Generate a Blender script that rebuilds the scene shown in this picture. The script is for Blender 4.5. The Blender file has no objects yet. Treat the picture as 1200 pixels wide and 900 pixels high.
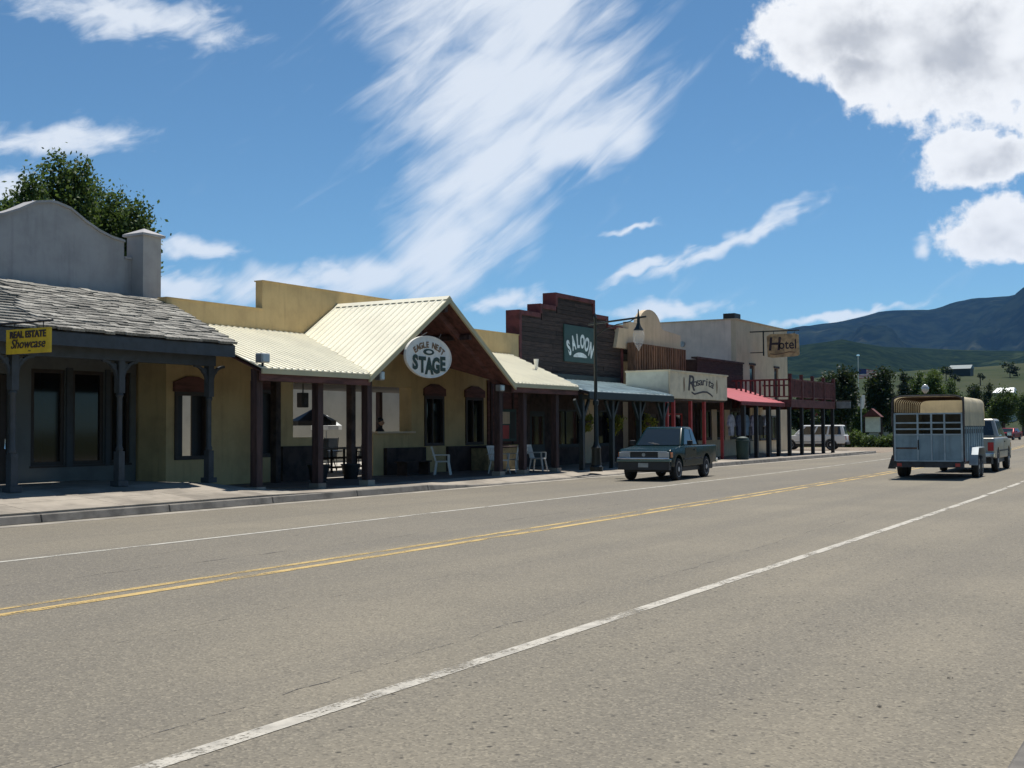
import bpy, bmesh, math, random
import numpy as np
from mathutils import Vector, Matrix
random.seed(7); np.random.seed(7)
R = math.radians
SC = bpy.context.scene
COL = SC.collection

# ------------------------------------------------------------------ camera
F, VPX, HOR, ROLL, CH = 1400.0, 1425.0, 503.0, 0.006, 1.6
yaw = math.atan((VPX - 600) / F); pitch = math.atan((HOR - 450) / F)
fw = np.array([-math.sin(yaw) * math.cos(pitch), math.cos(yaw) * math.cos(pitch), math.sin(pitch)])
_r = np.array([math.cos(yaw), math.sin(yaw), 0.0]); _u = np.cross(_r, fw)
rt = _r * math.cos(ROLL) - _u * math.sin(ROLL)
up = _r * math.sin(ROLL) + _u * math.cos(ROLL)
cam_d = bpy.data.cameras.new('camera'); cam = bpy.data.objects.new('camera', cam_d); COL.objects.link(cam)
cam.matrix_world = Matrix(((rt[0], up[0], -fw[0], 0), (rt[1], up[1], -fw[1], 0), (rt[2], up[2], -fw[2], CH), (0, 0, 0, 1)))
cam_d.sensor_width = 36; cam_d.lens = 36 * F / 1200; cam_d.clip_start = 0.1; cam_d.clip_end = 40000
SC.camera = cam

def ray(px, py):
    d = fw * F + rt * (px - 600) + up * (450 - py); return d / np.linalg.norm(d)
def gp(px, py, z=0.0):
    d = ray(px, py); t = (z - CH) / d[2]; return d[0] * t, d[1] * t
def ox(px, py, x):
    d = ray(px, py); t = x / d[0]; return d[1] * t, CH + d[2] * t
def oy(px, py, y):
    d = ray(px, py); t = y / d[1]; return d[0] * t, CH + d[2] * t
def azel(px, py):
    d = ray(px, py); return math.degrees(math.atan2(d[0], d[1])), math.degrees(math.asin(d[2]))

# ------------------------------------------------------------------ world, sun, exposure
TO_SUN = Vector((-0.03, 0.36, 0.93)).normalized()
SUN_EL = math.asin(TO_SUN.z); SUN_AZ = math.atan2(TO_SUN.x, TO_SUN.y)
SKY_TINT = (0.78, 1.08, 1.15, 1)
W = bpy.data.worlds.new('World'); SC.world = W; W.use_nodes = True
NT = W.node_tree; NT.nodes.clear()

class NG:
    """small helper for building node graphs"""
    def __init__(s, nt): s.nt = nt
    def n(s, t, **k):
        o = s.nt.nodes.new(t)
        for a, b in k.items(): setattr(o, a, b)
        return o
    def put(s, sock, v):
        if isinstance(v, bpy.types.NodeSocket): s.nt.links.new(v, sock)
        else: sock.default_value = v
    def m(s, op, a, b=0.0, c=None, clamp=False):
        o = s.n('ShaderNodeMath', operation=op, use_clamp=clamp)
        s.put(o.inputs[0], a); s.put(o.inputs[1], b)
        if c is not None: s.put(o.inputs[2], c)
        return o.outputs[0]
    def ss(s, v, a, b):
        o = s.n('ShaderNodeMapRange', interpolation_type='SMOOTHSTEP')
        s.put(o.inputs[0], v); s.put(o.inputs[1], a); s.put(o.inputs[2], b); s.put(o.inputs[3], 0.0); s.put(o.inputs[4], 1.0)
        return o.outputs[0]
    def comb(s, x, y, z):
        o = s.n('ShaderNodeCombineXYZ'); s.put(o.inputs[0], x); s.put(o.inputs[1], y); s.put(o.inputs[2], z); return o.outputs[0]
    def noise(s, vec, scale, detail=5.0, rough=0.55, dist=0.0):
        o = s.n('ShaderNodeTexNoise'); s.put(o.inputs['Vector'], vec); o.inputs['Scale'].default_value = scale
        o.inputs['Detail'].default_value = detail; o.inputs['Roughness'].default_value = rough; o.inputs['Distortion'].default_value = dist
        return o.outputs[0]
    def mix(s, f, a, b):
        o = s.n('ShaderNodeMix', data_type='RGBA'); s.put(o.inputs[0], f); s.put(o.inputs[6], a); s.put(o.inputs[7], b); return o.outputs[2]

g = NG(NT)
sky = g.n('ShaderNodeTexSky', sky_type='NISHITA'); sky.sun_disc = False
sky.sun_elevation = SUN_EL; sky.sun_rotation = SUN_AZ; sky.altitude = 2500; sky.air_density = 1.0; sky.dust_density = 0.35; sky.ozone_density = 1.6
tc = g.n('ShaderNodeTexCoord'); sep = g.n('ShaderNodeSeparateXYZ'); NT.links.new(tc.outputs['Generated'], sep.inputs[0])
AZ = g.m('MULTIPLY', g.m('ARCTAN2', sep.outputs[0], sep.outputs[1]), 180 / math.pi)
EL = g.m('MULTIPLY', g.m('ARCSINE', sep.outputs[2]), 180 / math.pi)
def field(items, wx, wy):
    """union of soft tilted ellipses in azimuth / elevation, coordinates warped by noise"""
    out = None; v = g.comb(g.m('ADD', AZ, wx), g.m('ADD', EL, wy), 0.0)
    for (px, py, rx, ry, tilt) in items:
        a, e = azel(px, py); k = 46.0 / 1200 * 0.9
        mp = g.n('ShaderNodeMapping', vector_type='TEXTURE'); NT.links.new(v, mp.inputs[0]); mp.inputs[1].default_value = (a, e, 0); mp.inputs[2].default_value = (0, 0, R(tilt)); mp.inputs[3].default_value = (rx * k, ry * k, 1)
        ln = g.n('ShaderNodeVectorMath', operation='LENGTH'); NT.links.new(mp.outputs[0], ln.inputs[0]); f = ln.outputs['Value']
        out = f if out is None else g.m('MINIMUM', out, f)
    return g.m('SUBTRACT', 1.0, out)
def warp(scale, amp, off):
    n1 = g.noise(g.comb(g.m('ADD', AZ, off), EL, 1.0), scale, 2); n2 = g.noise(g.comb(AZ, g.m('ADD', EL, off), 7.3), scale, 2)
    return g.m('MULTIPLY', g.m('SUBTRACT', n1, 0.5), amp), g.m('MULTIPLY', g.m('SUBTRACT', n2, 0.5), amp)
# streak coordinates: along / across the wind direction of the high cloud
def streak(tilt, sa, sb, scale, detail, z, rough=0.6, dist=0.5):
    c, s = math.cos(R(tilt)), math.sin(R(tilt))
    al = g.m('ADD', g.m('MULTIPLY', AZ, c), g.m('MULTIPLY', EL, s)); ac = g.m('ADD', g.m('MULTIPLY', AZ, -s), g.m('MULTIPLY', EL, c))
    return g.noise(g.comb(g.m('MULTIPLY', al, sa), g.m('MULTIPLY', ac, sb), z), scale, detail, rough, dist)
wx, wy = warp(0.25, 4.0, 11.0)
cir = field([(600, -10, 220, 130, 10), (600, 100, 215, 105, 12), (690, 165, 150, 55, 26), (575, 200, 165, 110, 38), (505, 295, 105, 85, 50), (330, 335, 110, 26, 0), (430, 325, 80, 40, 20)], wx, wy)
st = streak(36, 0.17, 0.85, 1.0, 7, 3.0, 0.6)
cir_d = g.ss(g.m('ADD', cir, g.m('MULTIPLY', g.m('SUBTRACT', st, 0.5), 1.55)), -0.20, 0.80)
wx2, wy2 = wx3, wy3 = warp(0.7, 1.5, 3.0)
thin = field([(150, 18, 190, 38, -4), (70, 165, 130, 30, 8), (20, 225, 70, 30, 0), (230, 292, 72, 20, -4), (215, 335, 90, 28, 0), (385, 322, 66, 30, 5), 
              (850, 285, 165, 17, 23), (745, 318, 70, 11, 23), (740, 268, 50, 8, 8), (785, 362, 105, 17, 2), (600, 350, 80, 18, 8), (980, 372, 140, 9, 8), (1077, 288, 22, 14, 0)], wx2, wy2)
st3 = streak(18, 0.45, 1.2, 1.0, 5, 5.0)
thin_d = g.ss(g.m('ADD', thin, g.m('MULTIPLY', g.m('SUBTRACT', st3, 0.5), 1.5)), -0.02, 0.85)
gen = g.ss(st, 0.58, 0.95)
high = g.m('MAXIMUM', g.m('MULTIPLY', cir_d, 0.80), g.m('MAXIMUM', g.m('MULTIPLY', thin_d, 0.80), g.m('MULTIPLY', gen, 0.30)))
# cumulus, upper right, going on to the right of the picture
cumf = field([(1000, 45, 165, 72, -8), (1120, 60, 190, 115, -8), (1010, 80, 100, 50, -20), (1150, 185, 92, 48, 0), (1180, 270, 92, 52, 0), (1330, 120, 180, 140, 0)], wx3, wy3)
cn = g.noise(g.comb(AZ, EL, 0.0), 0.8, 7, 0.62)
cumv = g.m('ADD', cumf, g.m('MULTIPLY', g.m('SUBTRACT', cn, 0.5), 0.95))
cum_d = g.ss(cumv, 0.02, 0.30)
cn2 = g.noise(g.comb(AZ, g.m('MULTIPLY', EL, 1.5), 4.0), 0.30, 3, 0.5)
grey = g.m('MULTIPLY', g.ss(cumv, 0.25, 0.95), g.ss(cn2, 0.25, 0.65))
tint = g.n('ShaderNodeMix', data_type='RGBA', blend_type='MULTIPLY'); tint.inputs[0].default_value = 1.0; NT.links.new(sky.outputs[0], tint.inputs[6]); tint.inputs[7].default_value = SKY_TINT
c1 = g.mix(high, tint.outputs[2], (10.6, 11.0, 11.4, 1))
cumc = g.mix(grey, (11.2, 11.3, 11.4, 1), (6.0, 6.2, 6.6, 1))
c2 = g.mix(g.m('MULTIPLY', cum_d, 0.97), c1, cumc)
bg = g.n('ShaderNodeBackground'); bg.inputs[1].default_value = 0.072
W.cycles.sampling_method = 'NONE'
out = g.n('ShaderNodeOutputWorld'); NT.links.new(c2, bg.inputs[0]); NT.links.new(bg.outputs[0], out.inputs[0])

sun_d = bpy.data.lights.new('sun', 'SUN'); sun_d.energy = 5.0; sun_d.angle = R(0.53); sun_d.color = (1.0, 0.955, 0.88)
sun = bpy.data.objects.new('sun', sun_d); COL.objects.link(sun); sun.rotation_euler = TO_SUN.to_track_quat('Z', 'Y').to_euler(); sun.location = (0, 0, 60)
SC.view_settings.view_transform = 'Standard'; SC.view_settings.look = 'None'; SC.view_settings.exposure = 0.30; SC.view_settings.gamma = 1.0
SC.cycles.max_bounces = 6; SC.cycles.diffuse_bounces = 3; SC.cycles.glossy_bounces = 3; SC.cycles.transmission_bounces = 4; SC.cycles.transparent_max_bounces = 8; SC.cycles.volume_bounces = 0

# ------------------------------------------------------------------ materials
MATS = {}
def mat(name, col, rough=0.7, var=0.12, scale=3.0, bump=0.0, bscale=40.0, metal=0.0, spec=0.5, stretch=(1, 1, 1), col2=None, rnd=0.0, coat=0.0, emit=None, trans=0.0, translucent=0.0, streak=0.0):
    if name in MATS: return MATS[name]
    m = bpy.data.materials.new(name); m.use_nodes = True; nt = m.node_tree; h = NG(nt)
    b = nt.nodes['Principled BSDF']; b.inputs['Roughness'].default_value = rough; b.inputs['Metallic'].default_value = metal
    b.inputs['Specular IOR Level'].default_value = spec; b.inputs['Coat Weight'].default_value = coat; b.inputs['Coat Roughness'].default_value = 0.05
    b.inputs['Transmission Weight'].default_value = trans
    t = h.n('ShaderNodeTexCoord'); mp = h.n('ShaderNodeMapping'); mp.inputs['Scale'].default_value = stretch; nt.links.new(t.outputs['Object'], mp.inputs[0])
    v = mp.outputs[0]
    n1 = h.noise(v, scale, 6, 0.6)
    c = tuple(col) + (1,)
    d = tuple(col2) + (1,) if col2 else tuple(x * (1 - 2.2 * var) for x in col) + (1,)
    e = tuple(min(1, x * (1 + 1.2 * var)) for x in col) + (1,)
    base = h.mix(h.ss(n1, 0.38, 0.68), e if not col2 else c, d)
    if rnd:
        oi = h.n('ShaderNodeObjectInfo'); hs = h.n('ShaderNodeHueSaturation'); hs.inputs['Saturation'].default_value = 1
        h.put(hs.inputs['Value'], h.m('ADD', h.m('MULTIPLY', h.m('FRACT', h.m('ADD', oi.outputs['Random'], h.n('ShaderNodeNewGeometry').outputs['Random Per Island'])), 2 * rnd), 1 - rnd)); nt.links.new(base, hs.inputs['Color']); base = hs.outputs[0]
    if streak:
        mp2 = h.n('ShaderNodeMapping'); mp2.inputs['Scale'].default_value = (3.2, 3.2, 0.28); nt.links.new(t.outputs['Object'], mp2.inputs[0])
        base = h.mix(h.m('MULTIPLY', h.ss(h.noise(mp2.outputs[0], 1.6, 5, 0.65), 0.48, 0.74), streak), base, tuple(x * 0.55 for x in col) + (1,))
        base = h.mix(h.m('MULTIPLY', h.ss(h.noise(v, 14, 5, 0.7), 0.52, 0.7), streak * .5), base, tuple(min(1, x * 1.2) for x in col) + (1,))
    nt.links.new(base, b.inputs['Base Color'])
    if bump:
        bn = h.n('ShaderNodeBump'); bn.inputs['Strength'].default_value = bump; bn.inputs['Distance'].default_value = 0.02
        nt.links.new(h.noise(v, bscale, 4, 0.6), bn.inputs['Height']); nt.links.new(bn.outputs[0], b.inputs['Normal'])
    if emit:
        b.inputs['Emission Color'].default_value = tuple(emit[:3]) + (1,); b.inputs['Emission Strength'].default_value = emit[3]
    if translucent:
        tl = h.n('ShaderNodeBsdfTranslucent'); nt.links.new(base, tl.inputs[0]); mx = h.n('ShaderNodeMixShader'); mx.inputs[0].default_value = translucent
        nt.links.new(b.outputs[0], mx.inputs[1]); nt.links.new(tl.outputs[0], mx.inputs[2]); nt.links.new(mx.outputs[0], nt.nodes['Material Output'].inputs[0])
    MATS[name] = m; return m

M = {}
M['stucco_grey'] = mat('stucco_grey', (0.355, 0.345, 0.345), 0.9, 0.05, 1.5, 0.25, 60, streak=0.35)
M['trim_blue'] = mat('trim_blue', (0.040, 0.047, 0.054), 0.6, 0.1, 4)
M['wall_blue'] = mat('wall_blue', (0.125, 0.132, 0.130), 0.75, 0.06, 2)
M['shingle'] = mat('shingle', (0.215, 0.205, 0.18), 0.9, 0.25, 9, 0.6, 30, stretch=(1, 6, 1), rnd=0.5)
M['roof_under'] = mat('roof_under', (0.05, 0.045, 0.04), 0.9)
M['cream_wall'] = mat('cream_wall', (0.50, 0.37, 0.185), 0.9, 0.06, 1.2, 0.25, 50, streak=0.35)
M['patio_wall'] = mat('patio_wall', (0.40, 0.38, 0.31), 0.9, 0.05, 1.0)
M['cream_metal'] = mat('cream_metal', (0.84, 0.79, 0.62), 0.42, 0.03, 1.0)
M['cream_trim'] = mat('cream_trim', (0.50, 0.45, 0.28), 0.6, 0.05, 1.0)
M['brown_wood'] = mat('brown_wood', (0.048, 0.026, 0.024), 0.8, 0.2, 3, 0.2, 20, stretch=(4, 4, 0.6))
M['red_wood'] = mat('red_wood', (0.115, 0.045, 0.035), 0.8, 0.2, 3, 0.2, 20, stretch=(3, 0.5, 3))
M['dark_wood'] = mat('dark_wood', (0.05, 0.033, 0.028), 0.85, 0.25, 3, 0.3, 20, rnd=0.25)
M['plank'] = mat('plank', (0.036, 0.022, 0.018), 0.9, 0.3, 5, 0.5, 25, stretch=(1, 0.4, 4), rnd=0.4)
M['red_trim'] = mat('red_trim', (0.11, 0.028, 0.028), 0.8, 0.2, 3)
M['sign_green'] = mat('sign_green', (0.020, 0.058, 0.052), 0.6, 0.08, 2)
M['sign_white'] = mat('sign_white', (0.74, 0.72, 0.66), 0.55, 0.05, 3)
M['letter_white'] = mat('letter_white', (0.72, 0.76, 0.74), 0.6, 0.1, 6)
M['letter_green'] = mat('letter_green', (0.02, 0.045, 0.03), 0.6, 0.1, 6)
M['letter_brown'] = mat('letter_brown', (0.20, 0.11, 0.05), 0.6, 0.1, 6)
M['letter_dark'] = mat('letter_dark', (0.045, 0.028, 0.03), 0.6, 0.1, 6)
M['green_metal'] = mat('green_metal', (0.52, 0.59, 0.58), 0.4, 0.12, 1.2, metal=0.05)
M['green_dark'] = mat('green_dark', (0.012, 0.022, 0.023), 0.6, 0.1, 3)
M['batten'] = mat('batten', (0.18, 0.10, 0.062), 0.85, 0.2, 4, 0.3, 25, stretch=(3, 3, 0.5), rnd=0.25)
M['tan_wall'] = mat('tan_wall', (0.60, 0.48, 0.33), 0.9, 0.05, 0.8, 0.2, 40, streak=0.35)
M['pink_wall'] = mat('pink_wall', (0.78, 0.63, 0.52), 0.9, 0.05, 0.8, 0.2, 40, streak=0.35)
M['tan_sign'] = mat('tan_sign', (0.68, 0.57, 0.40), 0.7, 0.06, 2)
M['red_post'] = mat('red_post', (0.40, 0.05, 0.045), 0.6, 0.1, 3)
M['red_awning'] = mat('red_awning', (0.32, 0.045, 0.058), 0.7, 0.06, 1.0)
M['rail_brown'] = mat('rail_brown', (0.115, 0.036, 0.032), 0.8, 0.2, 4, rnd=0.2)
M['glass'] = mat('glass', (0.010, 0.011, 0.012), 0.06, 0.0, 1, spec=0.35)
M['frame_dark'] = mat('frame_dark', (0.035, 0.025, 0.02), 0.6, 0.1, 3)
M['black'] = mat('black', (0.012, 0.012, 0.013), 0.55, 0.1, 3)
M['iron'] = mat('iron', (0.010, 0.016, 0.016), 0.45, 0.1, 4, metal=0.2)
M['white_plastic'] = mat('white_plastic', (0.62, 0.62, 0.58), 0.5, 0.05, 2)
M['grey_metal'] = mat('grey_metal', (0.32, 0.34, 0.35), 0.4, 0.1, 3, metal=0.6)
M['chrome'] = mat('chrome', (0.72, 0.74, 0.75), 0.12, 0.02, 3, metal=1.0)
M['tyre'] = mat('tyre', (0.014, 0.014, 0.014), 0.85, 0.1, 6)
M['rim'] = mat('rim', (0.55, 0.56, 0.57), 0.45, 0.1, 3, metal=0.3)
M['rubber'] = mat('rubber', (0.028, 0.029, 0.031), 0.6, 0.1, 4)
M['lamp_clear'] = mat('lamp_clear', (0.36, 0.37, 0.37), 0.08, 0.03, 3, spec=0.9, coat=0.6)
M['lamp_amber'] = mat('lamp_amber', (0.55, 0.16, 0.05), 0.2, 0.03, 3)
M['lamp_red'] = mat('lamp_red', (0.40, 0.02, 0.02), 0.2, 0.03, 3)
M['yellow_sign'] = mat('yellow_sign', (0.62, 0.42, 0.02), 0.55, 0.08, 4)
M['brown_pot'] = mat('brown_pot', (0.05, 0.03, 0.025), 0.8)
M['bin_green'] = mat('bin_green', (0.012, 0.035, 0.028), 0.6)
M['concrete'] = mat('concrete', (0.285, 0.25, 0.205), 0.92, 0.15, 0.9, 0.2, 60, rnd=0.06)
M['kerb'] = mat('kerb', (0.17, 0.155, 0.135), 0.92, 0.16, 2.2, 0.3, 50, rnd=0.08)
M['gutter'] = mat('gutter', (0.27, 0.245, 0.205), 0.92, 0.14, 1.5, 0.2, 50)
M['gravel'] = mat('gravel', (0.21, 0.165, 0.12), 0.95, 0.3, 14, 0.5, 60)
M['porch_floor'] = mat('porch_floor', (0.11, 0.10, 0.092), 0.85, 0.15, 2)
M['patio_floor'] = mat('patio_floor', (0.40, 0.37, 0.32), 0.9, 0.1, 2)

def ground_mat():
    m = bpy.data.materials.new('meadow'); m.use_nodes = True; nt = m.node_tree; h = NG(nt); b = nt.nodes['Principled BSDF']; b.inputs['Roughness'].default_value = 1.0; b.inputs['Specular IOR Level'].default_value = 0.1
    t = h.n('ShaderNodeNewGeometry'); v = t.outputs['Position']
    a = h.mix(h.ss(h.noise(v, 0.02, 6), 0.35, 0.65), (0.085, 0.10, 0.038, 1), (0.13, 0.12, 0.062, 1))
    c = h.mix(h.ss(h.noise(v, 0.3, 6), 0.45, 0.7), a, (0.085, 0.10, 0.04, 1))
    nt.links.new(c, b.inputs['Base Color']); return m
M['meadow'] = ground_mat()
def asphalt_mat():
    m = bpy.data.materials.new('asphalt'); m.use_nodes = True; nt = m.node_tree; h = NG(nt); b = nt.nodes['Principled BSDF']; b.inputs['Roughness'].default_value = 0.9; b.inputs['Specular IOR Level'].default_value = 0.3
    t = h.n('ShaderNodeNewGeometry'); v = t.outputs['Position']; s = h.n('ShaderNodeSeparateXYZ'); nt.links.new(v, s.inputs[0])
    base = h.mix(h.ss(h.noise(v, 0.35, 5), 0.35, 0.65), (0.202, 0.178, 0.135, 1), (0.172, 0.153, 0.118, 1))
    # long worn bands along the driving direction
    band = h.noise(h.comb(h.m('MULTIPLY', s.outputs[0], 0.9), h.m('MULTIPLY', s.outputs[1], 0.02), 0.0), 1.0, 4)
    base = h.mix(h.m('MULTIPLY', h.ss(band, 0.42, 0.66), 0.5), base, (0.135, 0.122, 0.100, 1))
    lane = h.m('MULTIPLY', h.ss(s.outputs[0], -13.4, -12.8), h.m('SUBTRACT', 1.0, h.ss(s.outputs[0], -10.2, -9.6)))
    base = h.mix(h.m('MULTIPLY', lane, 0.45), base, (0.125, 0.115, 0.100, 1))
    pit = h.n('ShaderNodeTexVoronoi'); nt.links.new(v, pit.inputs['Vector']); pit.inputs['Scale'].default_value = 15
    pc = h.n('ShaderNodeSeparateColor'); nt.links.new(pit.outputs['Color'], pc.inputs[0])
    should = h.ss(s.outputs[0], -4.9, -4.3)
    pm = h.m('MULTIPLY', h.m('MULTIPLY', h.ss(pc.outputs[0], 0.80, 0.86), h.m('SUBTRACT', 1.0, h.ss(pit.outputs['Distance'], 0.10, 0.32))), h.m('ADD', 0.12, h.m('MULTIPLY', should, 0.75)))
    base = h.mix(h.m('MULTIPLY', h.ss(h.noise(v, 0.09, 4), 0.40, 0.68), 0.45), base, (0.128, 0.116, 0.098, 1))
    # aggregate
    vo = h.n('ShaderNodeTexVoronoi'); nt.links.new(v, vo.inputs['Vector']); vo.inputs['Scale'].default_value = 62
    sp = h.n('ShaderNodeSeparateColor'); nt.links.new(vo.outputs['Color'], sp.inputs[0])
    base = h.mix(h.m('MULTIPLY', h.ss(sp.outputs[0], 0.6, 1.0), 0.5), base, (0.30, 0.265, 0.20, 1))
    base = h.mix(h.m('MULTIPLY', h.ss(sp.outputs[1], 0.62, 1.0), 0.45), base, (0.065, 0.058, 0.048, 1))
    sp2 = h.noise(v, 9, 6, 0.75)
    base = h.mix(h.m('MULTIPLY', h.ss(sp2, 0.5, 0.75), 0.35), base, (0.10, 0.09, 0.072, 1))
    base = h.mix(pm, base, (0.03, 0.028, 0.025, 1))
    nt.links.new(base, b.inputs['Base Color'])
    bn = h.n('ShaderNodeBump'); bn.inputs['Strength'].default_value = 0.5; bn.inputs['Distance'].default_value = 0.006; nt.links.new(vo.outputs['Distance'], bn.inputs['Height']); nt.links.new(bn.outputs[0], b.inputs['Normal'])
    return m
M['asphalt'] = asphalt_mat()
def paint_mat(name, col, thr, amt, stretch=0.35):
    """worn road paint: bare asphalt shows through where it has flaked off"""
    m = bpy.data.materials.new(name); m.use_nodes = True; nt = m.node_tree; h = NG(nt); b = nt.nodes['Principled BSDF']; b.inputs['Roughness'].default_value = 0.8
    t = h.n('ShaderNodeNewGeometry'); v = t.outputs['Position']; s = h.n('ShaderNodeSeparateXYZ'); nt.links.new(v, s.inputs[0])
    nt.links.new(h.mix(h.ss(h.noise(v, 6, 5), 0.4, 0.7), col + (1,), tuple(x * 0.72 for x in col) + (1,)), b.inputs['Base Color'])
    n = h.noise(h.comb(h.m('MULTIPLY', s.outputs[0], 1.0), h.m('MULTIPLY', s.outputs[1], stretch), 0.0), 3.2, 6, 0.72)
    n2 = h.noise(v, 38, 3, 0.7)
    k = h.ss(h.m('ADD', h.m('MULTIPLY', n, 0.7), h.m('MULTIPLY', n2, 0.3)), thr, thr + 0.09)
    tr = h.n('ShaderNodeBsdfTransparent'); mx = h.n('ShaderNodeMixShader'); h.put(mx.inputs[0], h.m('MULTIPLY', k, amt))
    nt.links.new(b.outputs[0], mx.inputs[1]); nt.links.new(tr.outputs[0], mx.inputs[2]); nt.links.new(mx.outputs[0], nt.nodes['Material Output'].inputs[0])
    return m
M['paint_white'] = paint_mat('paint_white', (0.43, 0.40, 0.34), 0.49, 0.9)
M['paint_faded'] = paint_mat('paint_faded', (0.42, 0.40, 0.35), 0.51, 0.8)
M['paint_yellow'] = paint_mat('paint_yellow', (0.47, 0.33, 0.12), 0.49, 0.95, 0.2)
M['paint_yellow_worn'] = paint_mat('paint_yellow_worn', (0.45, 0.32, 0.12), 0.48, 0.95, 0.2)
M['tar'] = paint_mat('tar', (0.10, 0.09, 0.08), 0.42, 0.95)
def hill_mat(name, cols, scale, scale2):
    m = bpy.data.materials.new(name); m.use_nodes = True; nt = m.node_tree; h = NG(nt); b = nt.nodes['Principled BSDF']; b.inputs['Roughness'].default_value = 1.0; b.inputs['Specular IOR Level'].default_value = 0.0
    v = h.n('ShaderNodeNewGeometry').outputs['Position']
    a = h.mix(h.ss(h.noise(v, scale, 8, 0.65), 0.40, 0.62), cols[0] + (1,), cols[1] + (1,))
    a = h.mix(h.ss(h.noise(v, scale2, 6, 0.7), 0.56, 0.66), a, cols[2] + (1,))
    nt.links.new(a, b.inputs['Base Color']); return m
M['hill_grass'] = hill_mat('hill_grass', ((0.040, 0.054, 0.034), (0.060, 0.068, 0.044), (0.028, 0.040, 0.025)), 0.012, 0.004)
M['hill_forest'] = hill_mat('hill_forest', ((0.006, 0.013, 0.009), (0.016, 0.027, 0.015), (0.034, 0.046, 0.024)), 0.03, 0.004)
M['mountain'] = hill_mat('mountain', ((0.003, 0.007, 0.007), (0.013, 0.020, 0.014), (0.045, 0.050, 0.034)), 0.009, 0.0014)
def leaf_mat(name, c1, c2, tl=0.35):
    m = bpy.data.materials.new(name); m.use_nodes = True; nt = m.node_tree; h = NG(nt); b = nt.nodes['Principled BSDF']; b.inputs['Roughness'].default_value = 0.6; b.inputs['Specular IOR Level'].default_value = 0.25
    gm = h.n('ShaderNodeNewGeometry')
    col = h.mix(gm.outputs['Random Per Island'], c1 + (1,), c2 + (1,)); nt.links.new(col, b.inputs['Base Color'])
    t = h.n('ShaderNodeBsdfTranslucent'); nt.links.new(h.mix(0.5, col, (0.14, 0.20, 0.03, 1)), t.inputs[0]); mx = h.n('ShaderNodeMixShader'); mx.inputs[0].default_value = tl
    nt.links.new(b.outputs[0], mx.inputs[1]); nt.links.new(t.outputs[0], mx.inputs[2]); nt.links.new(mx.outputs[0], nt.nodes['Material Output'].inputs[0]); return m
M['leaf_cotton'] = leaf_mat('leaf_cotton', (0.030, 0.060, 0.018), (0.075, 0.125, 0.035))
M['leaf_dark'] = leaf_mat('leaf_dark', (0.009, 0.020, 0.011), (0.022, 0.040, 0.017), 0.15)
M['leaf_mid'] = leaf_mat('leaf_mid', (0.028, 0.055, 0.018), (0.065, 0.105, 0.032), 0.3)
M['leaf_light'] = leaf_mat('leaf_light', (0.055, 0.090, 0.028), (0.11, 0.155, 0.045), 0.3)
M['leaf_yellow'] = leaf_mat('leaf_yellow', (0.12, 0.14, 0.02), (0.30, 0.26, 0.03), 0.3)
M['bark'] = mat('bark', (0.075, 0.060, 0.048), 0.95, 0.25, 6, 0.6, 25, stretch=(3, 3, 0.6))

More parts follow.
